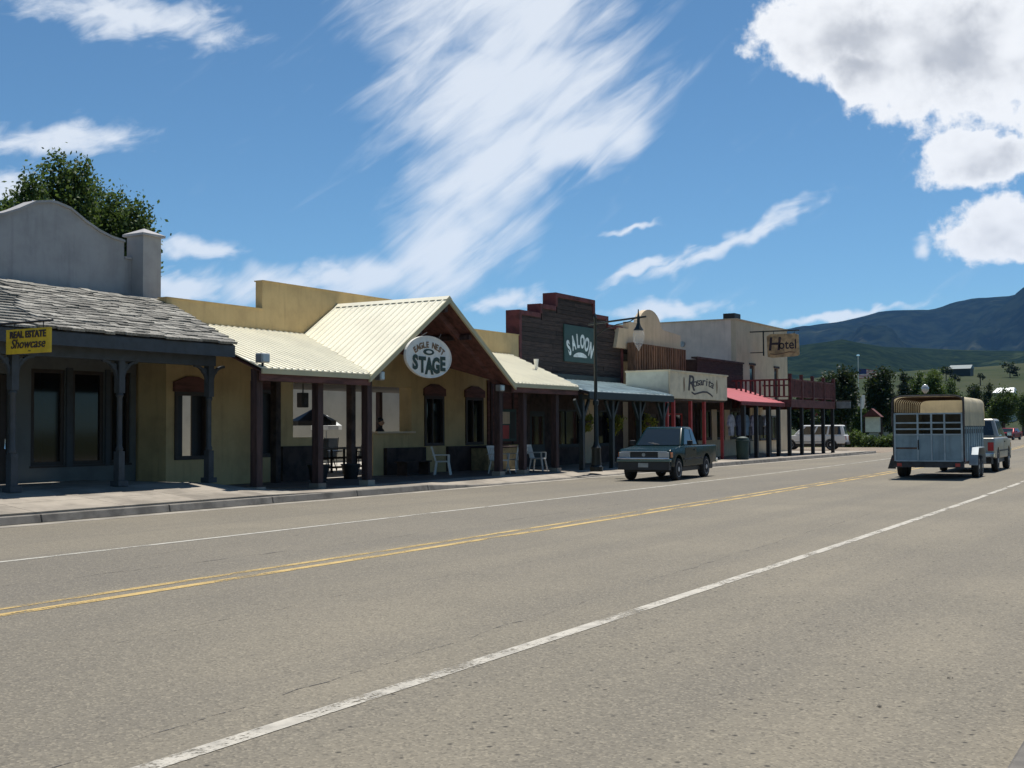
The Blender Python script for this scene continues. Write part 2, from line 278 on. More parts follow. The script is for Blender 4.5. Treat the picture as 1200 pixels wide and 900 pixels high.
# ------------------------------------------------------------------ mesh helpers
class MB:
    def __init__(s): s.v = []; s.f = []; s.mi = []
    def add(s, vs, fs, mi=0):
        o = len(s.v); s.v += [tuple(p) for p in vs]; s.f += [tuple(i + o for i in f) for f in fs]; s.mi += [mi] * len(fs); return s
    def box(s, x0, x1, y0, y1, z0, z1, mi=0):
        x0, x1 = min(x0, x1), max(x0, x1); y0, y1 = min(y0, y1), max(y0, y1); z0, z1 = min(z0, z1), max(z0, z1)
        return s.add([(x0, y0, z0), (x1, y0, z0), (x1, y1, z0), (x0, y1, z0), (x0, y0, z1), (x1, y0, z1), (x1, y1, z1), (x0, y1, z1)],
                     [(0, 3, 2, 1), (4, 5, 6, 7), (0, 1, 5, 4), (1, 2, 6, 5), (2, 3, 7, 6), (3, 0, 4, 7)], mi)
    def loft(s, a, b, mi=0, caps=True):
        n = len(a); fs = [(i, (i + 1) % n, n + (i + 1) % n, n + i) for i in range(n)]
        if caps: fs += [tuple(range(n - 1, -1, -1)), tuple(range(n, 2 * n))]
        return s.add(list(a) + list(b), fs, mi)
    def prism_x(s, poly, x0, x1, mi=0):     # poly of (y, z)
        return s.loft([(x0, y, z) for y, z in poly], [(x1, y, z) for y, z in poly], mi)
    def prism_y(s, poly, y0, y1, mi=0):     # poly of (x, z)
        return s.loft([(x, y0, z) for x, z in poly], [(x, y1, z) for x, z in poly], mi)
    def prism_z(s, poly, z0, z1, mi=0):
        return s.loft([(x, y, z0) for x, y in poly], [(x, y, z1) for x, y in poly], mi)
    def tube(s, pts, rad, n=8, mi=0):
        pts = [Vector(p) for p in pts]; rs = rad if isinstance(rad, (list, tuple)) else [rad] * len(pts)
        rings = []
        for i, p in enumerate(pts):
            d = (pts[min(i + 1, len(pts) - 1)] - pts[max(i - 1, 0)]).normalized()
            a = d.cross(Vector((0, 0, 1))); a = a if a.length > 0.05 else d.cross(Vector((0, 1, 0))); a.normalize(); b = d.cross(a)
            rings.append([p + (a * math.cos(2 * math.pi * k / n) + b * math.sin(2 * math.pi * k / n)) * rs[i] for k in range(n)])
        vs = [q for r in rings for q in r]; fs = []
        for i in range(len(pts) - 1):
            for k in range(n): fs.append((i * n + k, i * n + (k + 1) % n, (i + 1) * n + (k + 1) % n, (i + 1) * n + k))
        fs += [tuple(range(n - 1, -1, -1)), tuple((len(pts) - 1) * n + k for k in range(n))]
        return s.add(vs, fs, mi)
    def lathe(s, prof, c, n=14, axis='z', mi=0):   # prof of (r, h)
        vs = []
        for r_, h in prof:
            for k in range(n):
                a = 2 * math.pi * k / n; p = (r_ * math.cos(a), r_ * math.sin(a), h)
                if axis == 'x': p = (h, p[0], p[1])
                if axis == 'y': p = (p[0], h, p[1])
                vs.append((c[0] + p[0], c[1] + p[1], c[2] + p[2]))
        fs = [(i * n + k, i * n + (k + 1) % n, (i + 1) * n + (k + 1) % n, (i + 1) * n + k) for i in range(len(prof) - 1) for k in range(n)]
        fs += [tuple(range(n - 1, -1, -1)), tuple((len(prof) - 1) * n + k for k in range(n))]
        return s.add(vs, fs, mi)
    def bar(s, a, b, w, t, mi=0, upv=(0, 0, 1)):
        a, b = Vector(a), Vector(b); d = (b - a).normalized(); u = Vector(upv); sd = d.cross(u)
        if sd.length < 1e-3: sd = d.cross(Vector((1, 0, 0)))
        sd.normalize(); u2 = sd.cross(d); o = [sd * (w / 2) * i + u2 * (t / 2) * j for i, j in ((-1, -1), (1, -1), (1, 1), (-1, 1))]
        return s.loft([a + q for q in o], [b + q for q in o], mi)
    def build(s, name, m, parent=None, smooth=None, bevel=0.0, seg=2):
        off = root_loc(parent) if parent else Vector((0, 0, 0))
        me = bpy.data.meshes.new(name)
        me.from_pydata([(x - off.x, y - off.y, z - off.z) for x, y, z in s.v], [], s.f)
        for mm in (m if isinstance(m, (list, tuple)) else [m]): me.materials.append(mm)
        if any(s.mi): me.polygons.foreach_set('material_index', s.mi)
        bm = bmesh.new(); bm.from_mesh(me); bmesh.ops.recalc_face_normals(bm, faces=bm.faces)
        if bevel: bmesh.ops.bevel(bm, geom=[e for e in bm.edges if len(e.link_faces) == 2 and e.calc_face_angle(0) > 0.35], offset=bevel, segments=seg, profile=0.5, affect='EDGES', clamp_overlap=True)
        bm.to_mesh(me); bm.free()
        if smooth:
            me.polygons.foreach_set('use_smooth', [True] * len(me.polygons)); me.set_sharp_from_angle(angle=R(smooth))
        o = bpy.data.objects.new(name, me); COL.objects.link(o)
        if parent: o.parent = parent
        return o
def root_loc(o):
    """parts are written in world metres; a thing's root carries its base point"""
    while o.parent: o = o.parent
    return Vector(o.get('_base', (0, 0, 0)))
def thing(name, label, cat, loc=(0, 0, 0), group=None, rotz=None):
    o = bpy.data.objects.new(name, None); COL.objects.link(o); o.location = loc; o.empty_display_size = 0.2
    o['label'] = label; o['category'] = cat
    if group: o['group'] = group
    if rotz is None: o['_base'] = tuple(loc)
    else: o.rotation_euler = (0, 0, rotz)       # parts are written in local metres
    return o
def tag(o, label, cat, group=None):
    o['label'] = label; o['category'] = cat
    if group: o['group'] = group
    return o
def structure(o): o['kind'] = 'structure'; return o
def copy_tree(o, parent=None):
    c = o.copy(); COL.objects.link(c); c.parent = parent
    for ch in list(o.children): copy_tree(ch, c)
    return c
def relabel(o, label): o['label'] = label; return o
def wall_x(mb, x0, x1, y0, y1, z0, z1, holes=()):
    """wall slab lying along y, with rectangular holes (ya, yb, za, zb)"""
    ys = sorted({y0, y1, *[min(max(h[i], y0), y1) for h in holes for i in (0, 1)]})
    for a, b in zip(ys, ys[1:]):
        m = (a + b) / 2; cuts = sorted((h[2], h[3]) for h in holes if h[0] < m < h[1]); z = z0
        for c, d in cuts:
            if c > z + 1e-4: mb.box(x0, x1, a, b, z, c)
            z = max(z, d)
        if z < z1 - 1e-4: mb.box(x0, x1, a, b, z, z1)
    return mb
def text_mesh(s, size, depth=0.006, sx=1.0, bold=0.0, shear=0.0, align='CENTER'):
    cu = bpy.data.curves.new('t', 'FONT'); cu.body = s; cu.size = size; cu.extrude = depth; cu.offset = bold; cu.shear = shear; cu.align_x = align; cu.align_y = 'CENTER'; cu.resolution_u = 3
    o = bpy.data.objects.new('t', cu); COL.objects.link(o); dg = bpy.context.evaluated_depsgraph_get(); me = bpy.data.meshes.new_from_object(o.evaluated_get(dg))
    vs = [(v.co.x * sx, v.co.y, v.co.z) for v in me.vertices]; fs = [tuple(p.vertices) for p in me.polygons]
    bpy.data.objects.remove(o); bpy.data.curves.remove(cu); bpy.data.meshes.remove(me); return vs, fs
def face_px(vs, x, y, z):      # lettering plane facing the street (+x): text right -> -y? seen from the road right is +y
    return [(x + d, y + a, z + b) for a, b, d in vs]
def face_ny(vs, x, y, z):      # lettering facing the viewer down the street (-y)
    return [(x + a, y - d, z + b) for a, b, d in vs]
def ribbed(poly, rib_dir, spacing, rib_w, rib_h, thick):
    """metal roof sheet over a planar 3-D polygon with raised ribs running along rib_dir"""
    P = [Vector(p) for p in poly]; nrm = (P[1] - P[0]).cross(P[2] - P[0]).normalized()
    if nrm.z < 0: nrm = -nrm
    mb = MB(); mb.loft([p - nrm * thick for p in P], P)
    d = Vector(rib_dir); d = (d - nrm * d.dot(nrm)).normalized(); s = nrm.cross(d); o = P[0]
    uv = [((p - o).dot(s), (p - o).dot(d)) for p in P]; lo, hi = min(u for u, _ in uv), max(u for u, _ in uv); u = lo + spacing * 0.5
    while u < hi:
        cs = []
        for (a, b), (c, e) in zip(uv, uv[1:] + uv[:1]):
            if (a - u) * (c - u) < 0: cs.append(b + (e - b) * (u - a) / (c - a))
        if len(cs) == 2:
            cs.sort(); A = o + s * u + d * (cs[0]); B = o + s * u + d * (cs[1])
            a = [(-rib_w / 2, 0), (rib_w / 2, 0), (rib_w / 4, rib_h), (-rib_w / 4, rib_h)]
            mb.loft([A + s * i + nrm * (j + 0.001) for i, j in a], [B + s * i + nrm * (j + 0.001) for i, j in a])
        u += spacing
    return mb
def skin_mesh(name, verts, edges, radii, m, parent=None, sub=2):
    me = bpy.data.meshes.new(name); me.from_pydata(verts, edges, []); o = bpy.data.objects.new(name, me); COL.objects.link(o)
    md = o.modifiers.new('s', 'SKIN'); 
    for i, r_ in enumerate(radii): me.skin_vertices[0].data[i].radius = (r_, r_) if not isinstance(r_, tuple) else r_
    me.skin_vertices[0].data[0].use_root = True
    o.modifiers.new('u', 'SUBSURF').levels = sub
    dg = bpy.context.evaluated_depsgraph_get(); me2 = bpy.data.meshes.new_from_object(o.evaluated_get(dg)); bpy.data.objects.remove(o)
    me2.materials.clear()
    for mm in (m if isinstance(m, (list, tuple)) else [m]): me2.materials.append(mm)
    me2.polygons.foreach_set('use_smooth', [True] * len(me2.polygons))
    o = bpy.data.objects.new(name, me2); COL.objects.link(o); o.parent = parent; return o
def boolean_cut(o, cutters):
    for c in cutters:
        md = o.modifiers.new('b', 'BOOLEAN'); md.operation = 'DIFFERENCE'; md.object = c; md.solver = 'EXACT'
    dg = bpy.context.evaluated_depsgraph_get(); me = bpy.data.meshes.new_from_object(o.evaluated_get(dg)); o.modifiers.clear(); old = o.data; o.data = me; bpy.data.meshes.remove(old)
    for c in cutters: bpy.data.objects.remove(c)


# ------------------------------------------------------------------ ground, road, pavements
def sheet(name, rows, m, z=None):
    """strip mesh from rows of equal length of 3-D points"""
    mb = MB(); n = len(rows[0]); vs = [p for r_ in rows for p in r_]
    fs = [(i * n + k, i * n + k + 1, (i + 1) * n + k + 1, (i + 1) * n + k) for i in range(len(rows) - 1) for k in range(n - 1)]
    mb.add(vs, fs); return mb.build(name, m)
def off(y):
    t = max(0.0, y - 6); return -4.3e-4 * min(t, 220) ** 2 - (0.19 * (t - 220) if t > 220 else 0)
structure(sheet('ground', [[(-13000, -2000, -0.03), (13000, -2000, -0.03)], [(-13000, 13000, -0.03), (13000, 13000, -0.03)]], M['meadow']))
KX, KR = -17.9, -0.85
ys = [-40, -20, -5, 0, 4, 8, 12, 16, 20, 25, 30, 40, 50, 60, 70, 76, 90, 105, 120, 140, 160, 190, 230, 280, 340, 420]
def left_edge(y): return KX - 0.02 if y < 76.5 else -15.6 + off(y)
structure(sheet('road', [[(left_edge(y), y, 0), (-9.3 + off(y), y, 0.0), (KR + off(y) * (1 if y > 5 else 0) + 0.02, y, 0)] for y in ys], M['asphalt']))
structure(sheet('parking_lot', [[(-75, 76.2, -0.012), (-15.0, 76.2, -0.012)], [(-75, 96, -0.012), (-19.0, 96, -0.012)]], M['gravel']))
yl = [-30 + i * 2.0 for i in range(160)]
def line(name, x, w, m, y0, y1, z=0.004, wob=0.0):
    L = [y for y in yl if y0 <= y <= y1]
    return structure(sheet(name, [[(x + off(y) - w / 2 + wob * math.sin(y * 0.7), y, z), (x + off(y) + w / 2 + wob * math.sin(y * 0.7), y, z)] for y in L], m))
line('edge_line', -4.42, 0.13, M['paint_white'], -20, 260)
line('edge_line', -12.95, 0.11, M['paint_faded'], -20, 74)
line('centre_line', -9.53, 0.12, M['paint_yellow_worn'], -20, 260)
line('centre_line', -9.2, 0.14, M['paint_yellow'], -20, 260)
# tar cracks
def crack(pts, w):
    rows = []; 
    for (xa, ya), (xb, yb) in zip(pts, pts[1:]):
        k = max(2, int(math.hypot(xb - xa, yb - ya) / 0.25))
        for i in range(k):
            t = i / k; j = random.uniform(-0.035, 0.035); x, y = xa + (xb - xa) * t, ya + (yb - ya) * t
            ww = w * random.uniform(0.3, 1.2); rows.append([(x + j - ww / 2, y, 0.003), (x + j + ww / 2, y, 0.003)])
    structure(sheet('road_crack', rows, M['tar']))
crack([(-4.75, 1.5), (-4.9, 5.5), (-5.05, 9.0), (-5.3, 15), (-5.6, 24)], 0.02)
crack([(-10.9, 8.0), (-10.6, 14.0), (-10.9, 22), (-11.2, 34)], 0.026)
crack([(-7.2, 6.0), (-7.35, 9.5), (-7.1, 14.0)], 0.012)
crack([(-11.8, 6.0), (-11.9, 10), (-12.2, 15)], 0.014)
for (x, y, r_) in ((-2.4, 9.2, 0.022), (-1.7, 7.0, 0.02), (-1.5, 8.0, 0.018)):
    mb = MB(); k = 7; mb.prism_z([(x + r_ * random.uniform(0.6, 1.2) * math.cos(6.283 * i / k), y + r_ * random.uniform(0.6, 1.2) * math.sin(6.283 * i / k)) for i in range(k)], 0.001, 0.012)
    structure(mb.build('road_crack', M['tar']))
# left kerb, gutter and sidewalk
def rise(y): t = min(max((22.3 - y) / 2.0, 0), 1); return 0.28 * t
def drop(y): return 0.115 * min(max((y - 26.0) / 1.5, 0), 1) * min(max((46.0 - y) / 1.5, 0), 1)
def sz(x, y): return 0.15 + rise(y) * min(max((-17.75 - x) / 2.4, 0), 1) - drop(y) * min(max((x + 19.0) / 0.9, 0), 1)
structure(sheet('gutter', [[(KX + 0.02, y, 0.003), (KX + 0.42, y, 0.004)] for y in (-30, 0, 30, 74)], M['gutter']))
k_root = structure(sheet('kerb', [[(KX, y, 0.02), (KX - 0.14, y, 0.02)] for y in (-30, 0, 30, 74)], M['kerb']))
y = 2.0
while y < 73.5:
    mb = MB(); ha, hb = ((0.15 if not (69 < q < 72) else 0.09) - drop(q) for q in (y, y + 2.99))
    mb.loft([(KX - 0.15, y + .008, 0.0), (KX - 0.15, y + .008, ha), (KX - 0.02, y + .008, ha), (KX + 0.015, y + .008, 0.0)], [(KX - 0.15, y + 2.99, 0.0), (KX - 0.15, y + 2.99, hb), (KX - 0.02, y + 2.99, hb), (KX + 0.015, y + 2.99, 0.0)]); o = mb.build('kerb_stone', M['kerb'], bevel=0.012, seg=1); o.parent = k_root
    y += 3.0
rows = [[(KX - 0.16, y, sz(KX - 0.16, y) - 0.012), (-19.2, y, sz(-19.2, y) - 0.012), (-20.3, y, sz(-20.3, y) - 0.012), (-40, y, sz(-20.3, y) - 0.012)] for y in [-30, 0, 10, 18, 20, 20.5, 21, 21.5, 22, 22.5, 26, 27.5, 30, 44.5, 46, 50, 74]]
s_root = structure(sheet('sidewalk', rows, M['gutter']))
y = 6.0
while y < 73.5:
    for xa, xb in ((KX - 0.165, -19.0), (-19.012, -20.4)):
        mb = MB(); a, b = y + 0.006, y + 1.994
        lo = [(xa, a), (xb, a), (xb, b), (xa, b)]
        mb.loft([(p, q, sz(p, q) - 0.10) for p, q in lo], [(p, q, sz(p, q)) for p, q in lo]); gr = xa > -18.5 or y < 19.5 or y > 23
        o = mb.build('slab', M['concrete'] if gr else M['gravel']); o.parent = s_root
    y += 2.0
# right kerb beside the camera
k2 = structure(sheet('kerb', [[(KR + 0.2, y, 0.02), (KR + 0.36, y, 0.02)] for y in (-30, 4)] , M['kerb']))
y = -4.0
while y < 60:
    xs = KR + off(y) * (1 if y > 5 else 0); xe = KR + off(y + 3) * (1 if y + 3 > 5 else 0)
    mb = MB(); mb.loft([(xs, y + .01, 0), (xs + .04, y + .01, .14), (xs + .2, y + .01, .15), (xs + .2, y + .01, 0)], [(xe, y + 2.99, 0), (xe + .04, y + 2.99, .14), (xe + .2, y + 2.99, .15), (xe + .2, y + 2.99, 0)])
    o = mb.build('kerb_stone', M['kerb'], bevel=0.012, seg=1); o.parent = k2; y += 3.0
structure(sheet('verge', [[(KR + 0.19 + off(y) * (1 if y > 5 else 0), y, 0.13), (KR + 5, y, 0.16)] for y in (-10, -4, 0, 5, 8, 14, 20, 30, 40, 60)], M['concrete']))

# ------------------------------------------------------------------ far terrain
def interp(tab, x):
    return float(np.interp(x, [t[0] for t in tab], [t[1] for t in tab]))
def fbm(seed):
    rng = np.random.RandomState(seed); fs = [(rng.uniform(-1, 1, 2) * k, rng.uniform(0, 6.28), 1.0 / k) for k in (1, 1.7, 2.9, 5, 8.3, 14, 23, 38) for _ in range(3)]
    def f(x, y): return sum(a * math.sin(d[0] * x * 3 + d[1] * y * 3 + p) for d, p, a in fs) / 3
    return f
def ridge(name, prof, D0, D1, D2, m, seed, rough, na=140, nr=26, a0=-62, a1=30):
    """terrain sector: rises from the plain at D0 to a skyline at D1 and falls behind to D2"""
    tab = sorted((azel(px, py)[0], math.tan(R(azel(px, py)[1]))) for px, py in prof); f = fbm(seed); rows = []
    for i in range(nr):
        t = i / (nr - 1); r_ = D0 + (D2 - D0) * t; row = []
        for k in range(na):
            az = a0 + (a1 - a0) * k / (na - 1); e = interp(tab, az); H = max(0.0, CH + e * D1)
            q = (r_ - D0) / (D1 - D0)
            s = (q * q * (3 - 2 * q) * 0.5 + 0.5 * q) if q <= 1 else max(0, 1 - ((r_ - D1) / (D2 - D1)) ** 1.5)
            nz = f(az * 0.22, r_ / D1 * 4) * rough * H * (q * (1 - min(q, 1)) * 2.2 + 0.03)
            z = H * s + nz - 0.5 * (i == 0)
            row.append((r_ * math.sin(R(az)), r_ * math.cos(R(az)), z if i else -0.6))
        rows.append(row)
    o = sheet(name, rows, m); o.data.polygons.foreach_set('use_smooth', [True] * len(o.data.polygons)); return structure(o)
ridge('grass_hill', [(-400, 470), (300, 460), (900, 448), (985, 441), (1030, 438), (1080, 434), (1140, 430), (1200, 426), (1500, 420), (2200, 440)], 260, 900, 1500, M['hill_grass'], 3, 0.16)
ridge('forest_hill', [(-400, 440), (300, 430), (850, 418), (930, 411), (1000, 405), (1060, 407), (1130, 410), (1200, 411), (1500, 405), (2200, 430)], 1500, 3600, 5200, M['hill_forest'], 5, 0.22)
ridge('mountain', [(-400, 440), (300, 430), (800, 402), (900, 389), (925, 386), (960, 380), (985, 376), (1010, 371), (1030, 365.5), (1055, 364), (1090, 363), (1103, 360), (1118, 354), (1140, 349.5), (1160, 348), (1182, 346), (1200, 340), (1290, 322), (1500, 335), (2200, 400)], 4500, 9000, 12000, M['mountain'], 11, 0.42, na=300, nr=60)

# ------------------------------------------------------------------ grey office building with shingle porch
def window(root, x, y0, y1, z0, z1, mf, mg, fw_=0.07, mull=0, depth=0.06, sill=True, rails=0):
    """framed window in the wall plane x, facing the street"""
    mb = MB(); mb.box(x - 0.02, x + depth, y0, y0 + fw_, z0, z1); mb.box(x - 0.02, x + depth, y1 - fw_, y1, z0, z1)
    mb.box(x - 0.02, x + depth, y0 + fw_, y1 - fw_, z1 - fw_, z1); mb.box(x - 0.02, x + depth, y0 + fw_, y1 - fw_, z0, z0 + fw_)
    for i in range(mull):
        c = y0 + (y1 - y0) * (i + 1) / (mull + 1); mb.box(x - 0.01, x + depth * 0.7, c - 0.02, c + 0.02, z0 + fw_, z1 - fw_)
    for i in range(rails):
        c = z0 + (z1 - z0) * (i + 1) / (rails + 1); mb.box(x - 0.01, x + depth * 0.6, y0 + fw_, y1 - fw_, c - 0.02, c + 0.02)
    w = mb.build('window', mf, root)
    MB().box(x - 0.03, x + 0.01, y0 + fw_ * 0.9, y1 - fw_ * 0.9, z0 + fw_ * 0.9, z1 - fw_ * 0.9).build('pane', mg, w)
    if sill: MB().box(x, x + depth + 0.06, y0 - 0.05, y1 + 0.05, z0 - 0.05, z0 - 0.002).build('sill', mf, w)
    return w
GY0, GY1 = 10.6, 21.62
t = thing('grey_office', 'grey stucco shop with curved mission parapet and wooden shingle porch roof', 'building', (-24, 17, 0.35))
GX = -24.0
# wall with openings under the porch
wins = [(18.45, 19.42), (19.62, 20.6), (20.76, 21.44)]
wz0, wz1 = 0.80, 3.10
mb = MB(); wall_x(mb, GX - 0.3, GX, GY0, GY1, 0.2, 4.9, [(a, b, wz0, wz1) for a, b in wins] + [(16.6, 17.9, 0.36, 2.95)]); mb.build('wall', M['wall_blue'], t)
for ya in (GY0, GY1 - .25): MB().box(GX - 9, GX - 0.36, ya, ya + .25, 0.1, 5.9).build('side_wall', M['stucco_grey'], t)
MB().box(GX - 9, GX - 8.7, GY0 + .26, GY1 - .26, 0.1, 5.9).build('back_wall', M['stucco_grey'], t)
MB().box(GX - 8.6, GX - 0.31, GY0 + .26, GY1 - .26, 5.0, 5.2).build('flat_roof', M['roof_under'], t)
for a, b in wins: window(t, GX - 0.08, a + 0.02, b - 0.02, wz0, wz1, M['frame_dark'], M['glass'], 0.09, 0, 0.05)
for a, b in ((19.43, 19.61), (20.61, 20.75)): MB().box(GX + 0.003, GX + 0.05, a, b, 0.75, 3.15).build('pilaster', M['trim_blue'], t)
d = MB().box(GX - 0.2, GX - 0.12, 16.62, 17.88, 0.37, 2.93).build('door', M['frame_dark'], t)
MB().box(GX - 0.119, GX - 0.11, 16.8, 17.7, 0.9, 2.75).build('pane', M['glass'], d); MB().tube([(GX - 0.1, 17.78, 1.2), (GX - 0.03, 17.78, 1.22), (GX - 0.03, 17.78, 1.45), (GX - 0.1, 17.78, 1.47)], 0.015, 6).build('handle', M['chrome'], d)
# parapet outline
pts = [(17.57, 6.42), (17.95, 6.62), (18.4, 6.90), (18.75, 7.06), (19.1, 7.10), (19.5, 7.02), (19.97, 6.77), (20.4, 6.59), (20.77, 6.49), (21.18, 6.44)]
cy = 19.0; half = [(y - cy, z) for y, z in pts if y >= 19.1]
prof = [(cy - a, z) for a, z in reversed(half)] + [(cy + a, z) for a, z in half]
yl0, yr0 = prof[0][0], prof[-1][0]
poly = [(yl0 - 0.55, 4.7), (yr0 + 0.4, 4.7), (yr0 + 0.4, 6.02), (yr0, 6.02)] + list(reversed(prof)) + [(yl0, 6.02), (yl0 - 0.55, 6.02)]
MB().prism_x(poly, GX - 0.35, GX + 0.02).build('parapet', M['stucco_grey'], t)
mb = MB()
for (a, b), (c, e) in zip(prof, prof[1:]): mb.loft([(GX - 0.40, a, b), (GX + 0.07, a, b), (GX + 0.07, a, b + 0.06), (GX - 0.40, a, b + 0.06)], [(GX - 0.40, c, e), (GX + 0.07, c, e), (GX + 0.07, c, e + 0.06), (GX - 0.40, c, e + 0.06)], caps=False)
MB().box(GX - 0.40, GX + 0.07, yr0 + 0.003, yr0 + 0.235, 6.021, 6.08).build('coping', M['stucco_grey'], t); mb.build('coping', M['stucco_grey'], t, smooth=40)
for a, b in ((21.42, 22.02), (yl0 - 1.16, yl0 - 0.56)):
    MB().box(GX - 0.15, GX + 0.45, a, b, 4.5, 6.62).build('pillar', M['stucco_grey'], t)
    m_ = (a + b) / 2; mb = MB(); q = [(GX - 0.23, a - 0.08), (GX + 0.53, a - 0.08), (GX + 0.53, b + 0.08), (GX - 0.23, b + 0.08)]
    mb.prism_z(q, 6.622, 6.68); mb.add([(x, y, 6.681) for x, y in q] + [(GX + 0.15, m_, 6.86)], [(0, 1, 4), (1, 2, 4), (2, 3, 4), (3, 0, 4), (3, 2, 1, 0)]); mb.build('pillar_cap', M['stucco_grey'], t)
# shingle roof
EX, EZ, TX, TZ = -19.75, 3.62, -23.62, 5.0
def gend(q): return 20.75 + (22.1 - 20.75) * q
def gbeg(q): return 11.3
sl = Vector((TX - EX, 0, TZ - EZ)); SLn = sl.length; ang = math.atan2(TZ - EZ, EX - TX)
rf = MB().loft([(EX, 11.3, EZ - 0.10), (TX, 11.3, TZ - 0.10), (TX, gend(1), TZ - 0.10), (EX, gend(0), EZ - 0.10)], [(EX, 11.3, EZ - 0.02), (TX, 11.3, TZ - 0.02), (TX, gend(1), TZ - 0.02), (EX, gend(0), EZ - 0.02)]).build('roof', M['roof_under'], t)
base = root_loc(rf); shm = []
for i in range(7):
    w = 0.24 + 0.035 * i; me_ = MB(); me_.loft([(-0.02, 0, -0.006), (-0.02, w, -0.006), (0.36, w, -0.006), (0.36, 0, -0.006)], [(-0.02, 0.004, 0.055), (-0.02, w - 0.004, 0.05), (0.36, w - 0.004, 0.006), (0.36, 0.004, 0.006)])
    me = bpy.data.meshes.new('shingle'); me.from_pydata(me_.v, [], me_.f); me.materials.append(M['shingle']); me.update(); shm.append((w, me))
NR = 17; nsh = 0; extra = MB()
for r_ in range(NR):
    q = r_ / NR; y = gend(q) + 0.05; px_ = EX + (TX - EX) * q; pz = EZ + (TZ - EZ) * q
    lim = 15.6 + 2.0 * q
    while y > lim:
        w, me = random.choice(shm); y -= w + 0.012
        o = bpy.data.objects.new('shingle', me); COL.objects.link(o); o.parent = rf
        jx = random.uniform(-0.07, 0.04)
        o.matrix_local = Matrix.Translation(Vector((px_ - jx * math.cos(ang) + 0.02, y, pz + jx * math.sin(ang) + 0.012 + random.uniform(0, 0.02))) - base) @ Matrix.Rotation(math.pi, 4, 'Z') @ Matrix.Rotation(-ang - 0.02 - random.uniform(0, 0.05), 4, 'Y') @ Matrix.Translation((0, -w, 0)) @ Matrix.Rotation(random.uniform(-0.02, 0.02), 4, 'Z')
        nsh += 1
    while y > 11.5:
        w = random.uniform(0.24, 0.45); y -= w + 0.012; c_, s_ = math.cos(ang), math.sin(ang); x2, z2 = px_ - 0.27 * c_, pz + 0.27 * s_
        extra.loft([(px_ + .02, y, pz), (px_ + .02, y + w, pz), (x2, y + w, z2), (x2, y, z2)], [(px_ + .02, y, pz + .045), (px_ + .02, y + w, pz + .045), (x2, y + w, z2 + .01), (x2, y, z2 + .01)])
o = extra.build('shingle_rows', M['shingle'], rf); o['kind'] = 'stuff'
MB().box(EX - 0.04, EX + 0.012, 11.3, gend(0), EZ - 0.30, EZ - 0.035).build('fascia', M['trim_blue'], t)
MB().loft([(EX - 0.05, gend(0) - .05, EZ - 0.3), (EX - 0.05, gend(0), EZ - 0.3), (EX - 0.05, gend(0), EZ - 0.105), (EX - 0.05, gend(0) - .05, EZ - 0.105)],
          [(TX, gend(1) - .05, TZ - 0.3), (TX, gend(1), TZ - 0.3), (TX, gend(1), TZ - 0.105), (TX, gend(1) - .05, TZ - 0.105)]).build('rake_board', M['trim_blue'], t)
MB().box(-20.42, -20.22, 11.5, 20.62, 3.12, 3.40).build('beam', M['trim_blue'], t)
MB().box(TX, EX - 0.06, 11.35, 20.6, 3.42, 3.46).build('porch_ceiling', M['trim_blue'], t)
for y in (12.55, 15.2, 17.85, 20.5):
    zb = sz(-20.3, y) - 0.004
    mb = MB(); mb.box(-20.40, -20.24, y - .08, y + .08, zb, zb + 0.75); mb.lathe([(0.07, zb + .751), (0.085, zb + .8), (0.06, zb + .86), (0.058, zb + 1.9), (0.085, zb + 1.95), (0.07, zb + 2.0)], (-20.32, y, 0), 12); mb.box(-20.40, -20.24, y - .08, y + .08, zb + 2.001, 3.118)
    p = mb.build('post', M['trim_blue'], t, smooth=40)
    MB().box(-20.45, -20.19, y - .13, y + .13, zb - 0.0, zb + 0.12).build('post_base', M['trim_blue'], p)
    for s in (-1, 1):   # scroll bracket
        c0 = []; n = 7
        for i in range(n): a = i / (n - 1) * math.pi / 2; c0.append((y + s * (.08 + .40 - .40 * math.cos(a)), 2.72 + .40 * math.sin(a)))
        mb = MB()
        for (a, b), (c, e) in zip(c0, c0[1:]): mb.bar((-20.32, a, b), (-20.32, c, e), 0.06, 0.07, upv=(1, 0, 0))
        mb.lathe([(0.07, -0.03), (0.07, 0.03)], (-20.32, y + s * 0.17, 3.0), 10, 'x'); mb.build('bracket', M['trim_blue'], p)
# yellow hanging sign
t = thing('hanging_sign', 'small yellow real estate sign hanging from a bracket at the shingle porch', 'sign', (-18.55, 14.2, 3.0))
MB().box(-19.16, -17.94, 14.18, 14.215, 3.03, 3.48).build('board', M['yellow_sign'], t)
def lettering(parent, s, size, place, x, y, z, m, **k):
    vs, fs = text_mesh(s, size, **k); return MB().add(place(vs, x, y, z), fs).build('lettering', m, parent)
lettering(t, 'REAL ESTATE', 0.17, face_ny, -18.55, 14.172, 3.37, M['letter_dark'], bold=0.006, sx=1.0)
lettering(t, 'Showcase', 0.24, face_ny, -18.55, 14.172, 3.20, M['letter_dark'], shear=0.3, bold=0.001)
lettering(t, '~', 0.12, face_ny, -18.5, 14.172, 3.075, M['letter_dark'])
mb = MB(); mb.tube([(-19.8, 14.2, 3.60), (-17.9, 14.2, 3.60)], 0.022, 6); mb.tube([(-18.95, 14.2, 3.48), (-18.95, 14.2, 3.6)], 0.01, 5); mb.tube([(-18.15, 14.2, 3.48), (-18.15, 14.2, 3.6)], 0.01, 5); mb.build('hanger', M['black'], t)

